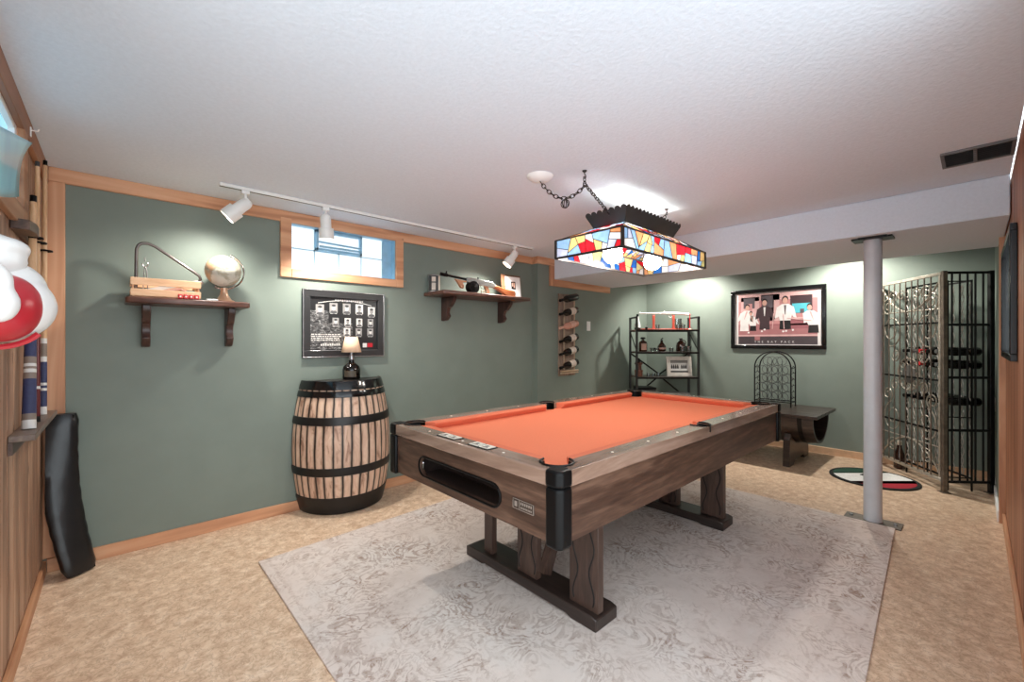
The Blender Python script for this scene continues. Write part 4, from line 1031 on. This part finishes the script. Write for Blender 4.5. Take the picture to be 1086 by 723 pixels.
man(x0+.07, .74, 'white', 'pale', 5, .03, 'white', .22); man(x0+.17, .54, 'white', 'skin', 6, -.02, 'black', .22)
man(x0+.30, .83, 'dark', 'white', 7, 0, 'dark', .235); man(x0+.52, .87, 'white', 'grey', 7, 0, 'black', .235); man(x1-.04, .74, 'white', 'pale', 7, -.03, 'black', .19)
for xa, xb, za, zb_ in ((x0+.385, x0+.40, .24, .43), (x0+.51, x0+.50, .24, .42), (x1-.06, x1-.30, .33, .365)):
    C_('pale'); b.bar((xa, -.0095, za), (xb, -.0095, zb_), .001, .008)
for xx, zz in ((.27, .215), (.30, .235), (.50, .21), (.53, .215), (.12, .2), (.60, .225)): ell('white', x0+xx, zz, .012, .011, 8)
rect('table', x0+.19, x0+.25, .105, .15, 8)
C_('white'); b.text('THE RAT PACK', .034, Matrix.Translation((x0+.40, -.0058, .073)) @ Matrix.Rotation(pi/2, 4, 'X'), 2.05)
b.build('print', mats, t)

# ------------------------------------------------------------------ half barrel bench with arched wine rack
BZ = .54
t = thing('barrel_bench', 'dark half-barrel bench with a plank top and cradle feet by the far wall', 'bench', (5.30, 1.03, 0))
for k in range(5): MB().box(-.40+k*.16+.001, -.40+(k+1)*.16-.001, 0, 1.02, BZ-.03, BZ).build('top_plank', M['darkwood'], t, bevel=.003)
def hr(y): return .335+.03*(1-((y-.51)/.45)**2)
b = MB(); n = 26
ys = [.05+.92*i/12 for i in range(13)]; rows_o = []; rows_i = []
for y in ys:
    rows_o.append([b.bm.verts.new((hr(y)*cos(pi+pi*k/n), y, BZ-.031+hr(y)*.86*sin(pi+pi*k/n))) for k in range(n+1)])
    rows_i.append([b.bm.verts.new(((hr(y)-.028)*cos(pi+pi*k/n), y, BZ-.031+(hr(y)-.028)*.86*sin(pi+pi*k/n))) for k in range(n+1)])
fs = []
for A, B in ((rows_o, 0), (rows_i, 1)):
    for r0, r1 in zip(A, A[1:]):
        for k in range(n): fs.append(b.bm.faces.new((r0[k], r0[k+1], r1[k+1], r1[k])))
for e in (0, -1):
    for k in range(n): fs.append(b.bm.faces.new((rows_o[e][k], rows_o[e][k+1], rows_i[e][k+1], rows_i[e][k])))
for k in (0, n):
    for i in range(12): fs.append(b.bm.faces.new((rows_o[i][k], rows_o[i+1][k], rows_i[i+1][k], rows_i[i][k])))
for f in fs: f.smooth = True
b.build('barrel_half', M['darkwood'], t)
b = MB(); b.prism([(hr(.2)*.93*cos(a), BZ-.031+hr(.2)*.80*sin(a)) for a in [pi+pi*k/24 for k in range(25)]], .22, .24, 'y'); b.build('barrel_head', M['black'], t)
for yy in (.16, .86):
    b = MB(); b.lathe([(0,0)], 3) if False else None
    pts = [(hr(yy)*1.008*cos(pi+pi*k/n), BZ-.031+hr(yy)*1.008*.86*sin(pi+pi*k/n)) for k in range(n+1)]; pts2 = [(x*.99, z+.003) for x, z in pts[::-1]]
    b.prism(pts+pts2, yy-.02, yy+.02, 'y'); b.build('hoop', M['black_metal'], t)
for yy in (.27, .74):
    R_ = hr(yy)+.003; pts = [(-.34, 0), (.34, 0), (.34, .30), (.325, .30)] + [(R_*cos(a), BZ-.031+R_*.86*sin(a)) for a in [-pi*.17-(pi-2*pi*.17)*k/16 for k in range(17)]] + [(-.325, .30), (-.34, .30)]
    pts = [(x, max(z, 0)) for x, z in pts]
    b = MB(); b.prism([(-.36,0),(-.2,0),(-.15,.04),(.15,.04),(.2,0),(.36,0),(.36,.03)] + [(.34,.27),(.325,.27)] + [(R_*cos(a), BZ-.031+R_*.86*sin(a)) for a in [-pi*.2-(pi-2*pi*.2)*k/16 for k in range(17)]] + [(-.325,.27),(-.34,.27),(-.36,.03)], yy-.03, yy+.03, 'y')
    b.build('cradle_foot', M['darkwood'], t, bevel=.004)
t = thing('arched_wine_rack', 'black wire arch-topped wine rack standing on the barrel bench', 'wine rack', (5.47, 1.55, BZ+.0005), R(-90))
aw, ah = .18, .425
for yy in (-.085, .085):
    b = MB(); b.tube([(-aw,yy,0),(-aw,yy,ah)]+[(-aw*cos(R(a)), yy, ah+aw*sin(R(a))) for a in range(10, 180, 10)]+[(aw,yy,ah),(aw,yy,0)], .007, 6); b.build('arch', M['black_metal'], t)
b = MB()
for z in (.05, ah, ah+aw*.97):
    for s in (-1, 1):
        x = s*aw if z <= ah else s*.03
        b.tube([(x,-.085,z),(x,.085,z)], .0045, 5)
for yy in (-.085, .085): b.tube([(-aw,yy,.05),(aw,yy,.05)], .006, 5)
b.build('cross_bars', M['black_metal'], t)
for yy in (-.075, .075):
    b = MB()
    for r_ in range(5):
        for c_ in range(3 if r_ < 4 else 2):
            cx = (c_-1)*.105 if r_ < 4 else (c_-.5)*.1; cz = .105+r_*.098
            b.tube([(cx+.048*cos(R(a)), yy, cz+.048*sin(R(a))) for a in range(0, 360, 24)], .003, 5, closed=True)
    for x in (-.0525, .0525): b.tube([(x,yy,.05),(x,yy,.5)], .003, 5)
    b.build('ring_grid', plain('grey wire', (92, 92, 92), .4, .5), t)
b = MB()
for sx in (-1, 1):
    for k in range(6): b.tube([(sx*aw+.012*sin(2*pi*j/8), -.07+.14*j/8, .09+k*.068+.02*sin(pi*j/8)) for j in range(9)], .003, 5)
b.build('side_scrolls', M['black_metal'], t)

# ------------------------------------------------------------------ support column
t = thing('support_column', 'round grey-white steel column standing at the corner of the rug', 'column', (3.90, .495, 0))
MB().cyl((0,0,.0005+.008),(0,0,SZ-.012), .052, 36).build('shaft', M['column'], t)
b = MB(); b.box(-.07,.07,-.155,.155,0,.009); b.build('base_plate', M['plate'], t, bevel=.002)
b = MB(); b.box(-.07,.07,-.11,.11,SZ-.012,SZ-.0008); b.box(-.09,-.07,-.085,.07,SZ-.016,SZ-.001); b.build('top_plate', M['black_metal'], t)
b = MB()
for sy in (-1, 1): b.cyl((0, sy*.12, .009), (0, sy*.12, .02), .012, 6)
b.build('anchor_bolt', M['steel'], t)

# ------------------------------------------------------------------ iron wine cage in the corner
P1, P0, P2 = Vector((5.08, .185)), Vector((5.80, .70)), Vector((5.335, -.08))
d1 = (P0-P1); L1 = d1.length; d2 = (P2-P1); L2 = d2.length; a1 = math.atan2(d1.y, d1.x); a2 = math.atan2(d2.y, d2.x)
GH = 1.85
t = thing('wine_cage', 'ornate wrought iron gate and barred side closing off the right corner', 'gate', (P1.x, P1.y, 0), a1)
def rel(p): 
    q_ = p-P1; return (q_.x*cos(-a1)-q_.y*sin(-a1), q_.x*sin(-a1)+q_.y*cos(-a1))
r2 = rel(P2)
for px, py in ((0,0), (L1,0), r2):
    b = MB(); b.box(px-.016,px+.016,py-.016,py+.016,.004,GH); b.build('post', M['dark_iron'] if px == 0 and py == 0 else M['black_metal'], t, bevel=.003)
    b = MB(); b.box(px-.035,px+.035,py-.03,py+.03,0,.006); b.build('foot_plate', M['dark_iron'], t, bevel=.001)
f = MB().box(.016, L1-.016, -.012, .012, GH-.03, GH-.005).box(.016, L1-.016, -.012, .012, .085, .11).box(.03, .05, -.01, .01, .11, GH-.03).box(L1-.05, L1-.03, -.01, .01, .11, GH-.03).build('gate_frame', M['bronze'], t, bevel=.002)
for z in (1.42, .93, .5): MB().box(.05, L1-.05, -.004, .004, z-.008, z+.008).build('gate_rail', M['black_metal'], t)
for k in range(9):
    x = .05+(L1-.1)*(k+1)/10; MB().cyl((x,.012,.11),(x,.012,GH-.03), .0055, 8).build('gate_bar', M['dark_iron'], t)
def scroll(b, cx, cz, r, turns, a0, s=1, yy=-.012, ez=1.0, tr=.0055):
    n = int(turns*18); b.tube([(cx+s*r*(1-.78*k/n)*cos(R(a0+360*turns*k/n)), yy, cz+ez*r*(1-.78*k/n)*sin(R(a0+360*turns*k/n))) for k in range(n+1)], tr, 5)
for s, cx in ((1, .20), (-1, L1-.20)):
    for (dx, cz, r, tt, a0, ez) in ((0, 1.37, .145, 1.7, -100, 1.1), (-.045, 1.60, .085, 1.6, 90, 1), (.02, 1.70, .065, 1.5, -40, 1), (.02, .52, .13, 1.7, 100, 1.2), (-.05, .74, .07, 1.6, -60, 1), (.05, .84, .055, 1.5, 20, 1.1), (.02, .25, .085, 1.6, 60, .8), (.06, 1.13, .06, 1.5, 200, 1.1), (.14, 1.70, .05, 1.5, 30, 1)):
        b = MB(); scroll(b, cx+s*dx, cz, r, tt, a0, s, ez=ez); b.build('scroll', M['bronze'], t)
for zt, zm in ((GH-.03, 1.54), (.11, .36)):
    b = MB(); b.tube([(.04+(L1-.08)*k/20, -.014, zm+(zt-zm)*(abs(k-10)/10)**2) for k in range(21)], .0075, 6)
    b.tube([(.04, -.014, zm), (L1-.04, -.014, zm-.0)], .0055, 6); b.build('sweep', M['bronze'], t)
b = MB(); MX, MZ = L1*.5, .955
b.tube([(MX+.148*cos(R(a)), -.014, MZ+.148*sin(R(a))) for a in range(0, 360, 12)], .0065, 6, closed=True)
for k in range(8): b.tube([(MX+(.113+.024*cos(R(a)))*cos(k*pi/4)-.024*sin(R(a))*sin(k*pi/4), -.014, MZ+(.113+.024*cos(R(a)))*sin(k*pi/4)+.024*sin(R(a))*cos(k*pi/4)) for a in range(0, 360, 30)], .004, 5, closed=True)
b.build('medallion_ring', M['bronze'], t)
MB().tube([(MX,-.024,MZ),(MX,-.012,MZ)], .084, 32).build('medallion', plain('grey iron medallion', (112, 108, 104), .5, .4), t, bevel=.003)
# hinges and barred side
b = MB()
for z in (.35, .95, 1.62): b.cyl((.016,-.02,z-.03),(.016,-.02,z+.03), .009, 10)
b.build('hinge', M['black_metal'], t)
def lp(s, z, off=0): return (r2[0]*s/L2, r2[1]*s/L2+off*0, z)
for z in (GH-.015, 1.40, .96, .52, .09): MB().bar(lp(.016, z), lp(L2-.016, z), .012, .02).build('side_rail', M['black_metal'], t)
for k in range(5):
    s_ = L2*(k+1)/6; MB().cyl(lp(s_, .10), lp(s_, GH-.02), .007, 8).build('side_bar', M['black_metal'], t)
# wire wine rack inside
nrm = Vector((d1.y, -d1.x)).normalized(); fdir = d1.normalized()
ro = P1+fdir*.075+nrm*.075
t = thing('wire_wine_rack', 'tall wavy wire wine rack standing behind the iron gate', 'wine rack', (ro.x, ro.y, 0), a1)
RW, RD = .50, .17; wm = plain('dull grey wire', (176, 172, 164), .4, .7)
for yy in (0, -RD):
    b = MB(); b.box(-.005,.005,yy-.005,yy+.005,0,1.78); b.box(RW-.005,RW+.005,yy-.005,yy+.005,0,1.78); b.box(0,RW,yy-.006,yy+.006,1.765,1.78); b.box(0,RW,yy-.006,yy+.006,.10,.115)
    b.build('upright_frame', M['black_metal'], t)
    for k in range(6):
        x = RW*k/5; 
        if k in (0, 5): x += .014 if k == 0 else -.014
        b = MB(); b.tube([(x+.014*sin(2*pi*z_/12), yy, .11+z_*.0137) for z_ in range(0, 121)], .004, 4); b.tube([(x-.014*sin(2*pi*z_/12), yy-.004, .11+z_*.0137) for z_ in range(0, 121)], .004, 4); b.build('wavy_wire', wm, t)
for z in (.11, .62, 1.20, 1.77):
    for x in (0, RW): MB().tube([(x,0,z),(x,-RD,z)], .005, 5).build('depth_bar', M['black_metal'], t)
rows = ((1.175, 'upper row of the gated wire rack'), (1.062, 'middle row of the gated wire rack'), (.748, 'lowest row of the gated wire rack'))
foils = (M['steel'], M['black'], M['redplastic'], M['steel'], M['black'])
for ri_, (z, where) in enumerate(rows):
    for k in range(5):
        p = ro+fdir*(RW*(k+.5)/5)+nrm*(RD+.085)
        names_ = ('silver-topped', 'black-topped', 'red-topped', 'silver-topped', 'black-topped')
        fo = foils[k] if ri_ != 2 else M['black']
        l_ = 'dark %s wine bottle lying in the %s' % ('black-topped' if ri_ == 2 else names_[k], where)
        bo = thing('wine_bottle', l_, 'bottle', (p.x, p.y, z), group='bottles in the %s' % where.split(' of')[0])
        bo.rotation_euler = (pi/2, 0, a1+pi)
        MB().lathe(bottle_prof(1.0), 16).build('glass', M['bottle'], bo); MB().lathe([(.0145,.25),(.0165,.295),(.0168,.309),(0,.3095)], 12, cap=False).build('foil', fo, bo)
pb_ = P1+fdir*.72+nrm*.10
t = thing('standing_bottle', 'brown bottle with a pale neck standing on the floor behind the gate', 'bottle', (pb_.x, pb_.y, 0))
MB().lathe([(0,0),(.04,0),(.045,.008),(.045,.13),(.02,.2),(.015,.26),(0,.26)], 18).build('glass', M['amber'], t); MB().lathe([(.0155,.19),(.0175,.23),(.0175,.275),(0,.277)], 14, cap=False).build('foil', M['ivory'], t)

# round flag-coloured rug
RC = Vector((5.10, .645))
b = MB(); rr = .325; th_ = math.atan2(.7356, .6774)-pi/2    # stripes lie across the view
def slab(lo, hi, k):
    b.mat(k); pts = []
    r_ = rr-.028
    A = [a for a in range(0, 360, 4)]
    ring = [(r_*cos(R(a)), r_*sin(R(a))) for a in A]
    out = []
    for i in range(len(ring)):
        p, q_ = ring[i], ring[(i+1) % len(ring)]
        if lo <= p[1] <= hi: out.append(p)
        for lim in (lo, hi):
            if (p[1]-lim)*(q_[1]-lim) < 0: f_ = (lim-p[1])/(q_[1]-p[1]); out.append((p[0]+(q_[0]-p[0])*f_, lim))
    out.sort(key=lambda p: math.atan2(p[1]-(lo+hi)/2, p[0]))
    b.prism(out, .001, .0125)
slab(-1, -.095, 0); slab(-.095, .135, 1); slab(.135, 1, 2)
b.mat(3); b.prism([(.05*cos(a)*(1+.3*sin(3*a)), .06+.05*sin(a)) for a in [2*pi*k/14 for k in range(14)]], .0126, .014)
b.prism([(rr*cos(R(a)), rr*sin(R(a))) for a in range(0, 360, 6)], .0003, .0095); b.tube([((rr-.014)*cos(R(a)), (rr-.014)*sin(R(a)), .008) for a in range(0, 360, 6)], .0155, 6, closed=True) if False else b.lathe([(rr-.03,.0125),(rr-.005,.013),(rr,.008)], 60, cap=False)
tag(b.build('round_rug', [M['red'], M['whiterug'], M['greenrug'], M['blackrug']], loc=(RC.x, RC.y, 0), rz=th_), 'round green, white and red striped rug lying before the iron gate', 'rug')

# ------------------------------------------------------------------ right wall picture, vent, outlet
t = thing('framed_print', 'large black framed dark print on the right pine wall', 'picture', (4.30, WR+.001, 1.165), pi)
W, H = 1.10, .675
b = MB(); frame(b, W, H, .035, 0, -.026); b.build('frame', M['black_gloss'], t, bevel=.003)
b = MB(); b.mat(0).box(.035, W-.035, -.006, 0, .035, H-.035); b.mat(1).box(.12, W-.12, -.0065, -.006, .30, H-.10); b.mat(2).box(.2, .5, -.007, -.0065, .35, .5); b.box(.6, .9, -.007, -.0065, .38, .54)
b.mat(1).box(.3, .8, -.0065, -.006, .12, .17)
b.build('print', [plain('dark grey print', (60, 64, 66), .08), plain('mid grey print', (104, 108, 108), .08), plain('pale grey print', (150, 152, 150), .08)], t)
t = thing('ceiling_vent', 'grey ceiling air vent with dark slots beside the right wall', 'vent', (3.215, -.002, ZC))
b = MB(); b.box(-.125,.125,-.128,-.113,-.012,-.0005); b.box(-.125,.125,.115,.13,-.012,-.0005); b.box(-.125,-.11,-.113,.115,-.012,-.0005); b.box(.11,.125,-.113,.115,-.012,-.0005); b.box(-.11,.11,0,.014,-.012,-.0005); b.build('frame', M['ventgrey'], t, bevel=.001)
MB().box(-.11,.11,-.113,.115,-.002,-.0006).build('duct', M['shadowgap'], t)
for k in range(7): MB().bar((-.09+k*.03, -.113, -.007), (-.09+k*.03, .115, -.007), .002, .012, up=(.5,0,1)).build('slat', M['darkgrey'], t)
t = thing('wall_outlet', 'white outlet plate on the green wall beside the iron cage', 'outlet', (5.55, YR+.0005, .72), pi)
MB().box(-.035,.035,-.006,0,-.058,.058).build('plate', M['outlet'], t, bevel=.002); b = MB(); b.box(-.018,.018,-.008,-.006,.008,.038); b.box(-.018,.018,-.008,-.006,-.038,-.008); b.build('socket', M['ivory'], t)

# ------------------------------------------------------------------ left wall: cue rack, cues, glove, case, sheet, hook
t = thing('cue_rack', 'small dark wooden cue rack screwed to the left pine wall', 'cue rack', (XL+.001, 2.86, .90), pi/2)
MB().prism([(-.44,-.012),(-.44,-.07),(.34,-.07),(.34,-.0),( -.44,-.0)], -.012, .012).build('bottom_shelf', wood('grey brown rack', (84, 70, 62), (108, 92, 82), (128, 112, 100), 'x'), t, bevel=.003)
MB().box(-.44,.34,-.012,0,-.06,-.012).build('back_strip', M['walnut_x'], t)
b = MB(); b.prism([(-.40,0),(-.40,-.05),(-.33,-.062),(-.25,-.062),(-.25,-.012),(.30,-.012),(.30,0)], .79, .83); b.build('top_strip', M['walnut_x'], t, bevel=.003)
for x in (-.104, .02, .259):
    b = MB(); b.tube([(x+.02*cos(R(a)), -.038+.02*sin(R(a)), .81) for a in range(-240, 61, 20)], .005, 6); b.build('clip', M['black'], t)
def cue(label, bot, top, parts, r0, r1):
    """parts: list of (fraction0, fraction1, material)"""
    bot, top = Vector(bot), Vector(top); t = thing('pool_cue', label, 'pool cue', tuple(bot), group='pool cues in the wall rack'); d = top-bot
    for f0, f1, m, nm in parts:
        MB().tube([d*f0, d*f1], 1, 14, taper=[r0+(r1-r0)*f0, r0+(r1-r0)*f1]).build(nm, m, t)
wr = M['whiteleather']
cue('thick cue with navy wrap and white rings, nearest in the rack', (-.262, 2.57, .9125), (-.272, 2.80, 1.90), [(0,.035,wr,'butt_cap'), (.035,.06,M['greywrap'],'ring'), (.06,.2,M['navy'],'butt'), (.2,.225,M['greywrap'],'ring'), (.225,.24,wr,'ring'), (.24,.25,M['greywrap'],'ring'), (.25,.262,wr,'ring'), (.262,.29,M['greywrap'],'ring'), (.29,.45,M['navy'],'wrap'), (.45,.60,M['greywrap'],'forearm'), (.60,.615,wr,'ring'), (.615,.97,M['maple'],'shaft'), (.97,1,M['black'],'tip')], .021, .011)
cue('slim burgundy-butted cue in the middle of the wall rack', (-.264, 2.78, .9125), (-.272, 2.93, 2.09), [(0,.02,M['black'],'butt_cap'), (.02,.12,M['burgundy'],'butt'), (.12,.13,wr,'ring'), (.13,.34,M['burgundy'],'wrap'), (.34,.37,M['black'],'joint'), (.37,.98,M['maple'],'shaft'), (.98,1,M['darkgrey'],'tip')], .015, .008)
cue('farthest cue of the wall rack, pale shaft with navy and white bands', (-.264, 3.03, .9125), (-.268, 3.17, 2.17), [(0,.03,wr,'butt_cap'), (.03,.09,M['navy'],'butt'), (.09,.10,wr,'ring'), (.10,.11,M['navy'],'ring'), (.11,.12,wr,'ring'), (.12,.2,M['navy'],'wrap'), (.2,.22,wr,'ring'), (.22,.27,M['greywrap'],'forearm'), (.27,.29,wr,'ring'), (.29,.98,M['maple'],'shaft'), (.98,1,M['black'],'tip')], .014, .008)
# boxing glove
t = thing('boxing_glove', 'white and red leather boxing glove hanging on the left wall', 'boxing glove', (XL+.13, 1.33, 1.38))
def blob(name, spec, mat, sub=2):
    b = MB()
    for c, rad, s, rot in spec: b.ball(Vector(c), rad, 20, s, rot)
    o = b.build(name, mat, t); md = o.modifiers.new('r','REMESH'); md.mode = 'VOXEL'; md.voxel_size = .005; md.use_smooth_shade = True
    md = o.modifiers.new('sm','SMOOTH'); md.iterations = 12; md.factor = .6
    return o
E_ = Matrix.Rotation
blob('body', [((-.005,.0,-.045), .08, (1.03,1.05,.93), None), ((.0,.02,-.01), .062, (1.0,1.1,1), None)], M['whiteleather'])
blob('palm_panel', [((.0,-.032,-.05), .072, (.86,1.05,.96), E_(R(12),3,'Y'))], M['redleather'])
blob('thumb', [((.008,-.112,-.045), .031, (.95,.95,1.2), None), ((.0,-.108,-.005), .03, (.95,.95,1.2), None), ((-.03,-.08,.01), .034, (1,1,1), None)], M['whiteleather'])
blob('cuff', [((-.02,-.005,.045), .055, (1.0,1.05,.75), None), ((-.018,.0,.072), .058, (1.0,1.1,.45), None), ((-.045,-.02,.09), .05, (.9,1.05,.4), None)], M['whiteleather'])
b = MB(); b.tube([(-.03,-.06,.09),(-.02,-.07,.12),(-.03,-.07,.16),(-.06,-.06,.2),(-.1315,-.06,.215)], .004, 6); b.tube([(-.05,-.055,.09),(-.035,-.075,.13),(-.045,-.075,.16),(-.07,-.062,.2),(-.1315,-.06,.215)], .004, 6)
for k in range(3): b.tube([(-.05,-.068,.04+.016*k),(-.02,-.066,.045+.016*k)], .003, 5)
b.build('laces', M['whiteleather'], t)
b = MB(); b.tube([(-.005+.072*cos(R(a)), -.03, -.055+.072*sin(R(a))) for a in range(195, 330, 9)], .006, 6); b.build('piping', M['redleather'], t)
# padded cue case leaning in the corner
t = thing('cue_case', 'black quilted cue case leaning in the left corner on the floor', 'case', (-.148, 3.305, 0))
b = MB(); n = 22; rows_ = []
for i in range(n+1):
    f_ = i/n; z = .008+.86*f_
    cx = -.085*f_+.03*sin(pi*f_)*-1+.0; cy = .07*f_
    wv = .004*abs(sin(pi*f_*9))
    hw = (.072+wv)*(1 if 0 < i < n else .9); hd = (.030+wv)*(1 if 0 < i < n else .7)
    tw = R(38*(1-f_))
    ring = []
    for k in range(16):
        a = 2*pi*k/16; e = 2.6
        px = hw*math.copysign(abs(cos(a))**(2/e), cos(a)); py = hd*math.copysign(abs(sin(a))**(2/e), sin(a))
        tz = -.0
        ring.append(b.bm.verts.new((cx+px*cos(tw)-py*sin(tw), cy+px*sin(tw)+py*cos(tw), z)))
    rows_.append(ring)
for A, B in zip(rows_, rows_[1:]):
    for k in range(16): f_ = b.bm.faces.new((A[k],A[(k+1) % 16],B[(k+1) % 16],B[k])); f_.smooth = True
b.bm.faces.new(rows_[0][::-1]); b.bm.faces.new(rows_[-1])
for v in b.bm.verts: v.co.y = min(v.co.y, YA-.026-3.305)
for v in b.bm.verts: v.co.x = max(v.co.x, XL+.018+.148)
b.build('body', M['vinyl'], t)
b = MB(); b.tube([(-.003+.072*cos(R(38))-.085*i/20-.03*sin(pi*i/20), .072*sin(R(38))*(1-i/20)+.07*i/20-.02, .012+.85*i/20) for i in range(21)], .004, 6); b.build('piping', M['black'], t)
# curled blue sheet in front of the left window
b = MB(); rows_ = []
for i in range(9):
    v_ = i/8; row = []
    for j in range(9):
        u_ = j/8; y = 1.30+(.73-.12*sin(pi*v_*.5)-.05*sin(pi*v_))*u_
        z0_, z1_ = 1.70+.193*u_, 1.575+.115*u_**1.5
        row.append(b.bm.verts.new((-.2-.015*v_+.012*sin(pi*v_)*(1-u_), y, z0_+(z1_-z0_)*v_)))
    rows_.append(row)
for A, B in zip(rows_, rows_[1:]):
    for k in range(8): f_ = b.bm.faces.new((A[k],A[k+1],B[k+1],B[k])); f_.smooth = True
b.bm.normal_update()
o = b.build('plastic_sheet', M['bluesheet'], solid=.003)
tag(o, 'curled pale blue plastic sheet hanging in front of the left window', 'plastic sheet')
t = thing('wall_hook', 'small white hook at the top of the left pine wall', 'hook', (XL+.0225, 2.76, 2.165), pi/2)
MB().box(-.008,.008,-.004,0,-.02,.02).build('plate', M['white'], t, bevel=.001); MB().tube([(0,-.004,.008),(0,-.022,.008),(0,-.026,.018)], .003, 6).build('prong', M['white'], t)

# ------------------------------------------------------------------ light
wd = bpy.data.worlds.new('World'); sc.world = wd; wd.use_nodes = True
bg = wd.node_tree.nodes['Background']; bg.inputs[0].default_value = (.86, .945, 1, 1); bg.inputs[1].default_value = 1.7
def spot(loc, d, watts, size, blend, rgb=(1, .95, .87), rad=.03):
    l = bpy.data.lights.new('spot', 'SPOT'); l.energy = watts; l.spot_size = R(size); l.spot_blend = blend; l.color = rgb; l.shadow_soft_size = rad
    o = bpy.data.objects.new('spot_lamp', l); col.objects.link(o); o.location = loc; o.rotation_euler = Vector(d).to_track_quat('-Z', 'Y').to_euler(); return o
aims = [(-.1, .22, -.95), (.2, .15, -.95), (-.2, .15, -.95)]
for (p, d), a, wt in zip(SPOTS, aims, (17, 28, 20)): spot(p, a, wt, 150, 1.0)
# recessed lights above the far end of the room, behind the boxed beam
for p, d, wt in (((5.35, .95, 2.19), (.35, -.1, -1), 50), ((5.35, 2.55, 2.19), (.35, .1, -1), 46)): spot(p, d, wt, 150, .6, rad=.05)

cam = bpy.data.cameras.new('Camera'); co = bpy.data.objects.new('Camera', cam); col.objects.link(co)
co.location = (0, 0, 1.265); co.rotation_euler = (R(90), 0, -math.atan2(.6774, .7356)); cam.sensor_width = 36; cam.lens = 454/1086*36; cam.clip_start = .02
sc.camera = co
sc.view_settings.view_transform = 'Standard'; sc.view_settings.look = 'None'; sc.view_settings.gamma = 1; sc.view_settings.use_curve_mapping = False
sc.view_settings.exposure = 1.05
sc.cycles.use_denoising = True; sc.cycles.max_bounces = 10; sc.cycles.diffuse_bounces = 6; sc.cycles.transparent_max_bounces = 16; sc.cycles.sample_clamp_indirect = 6
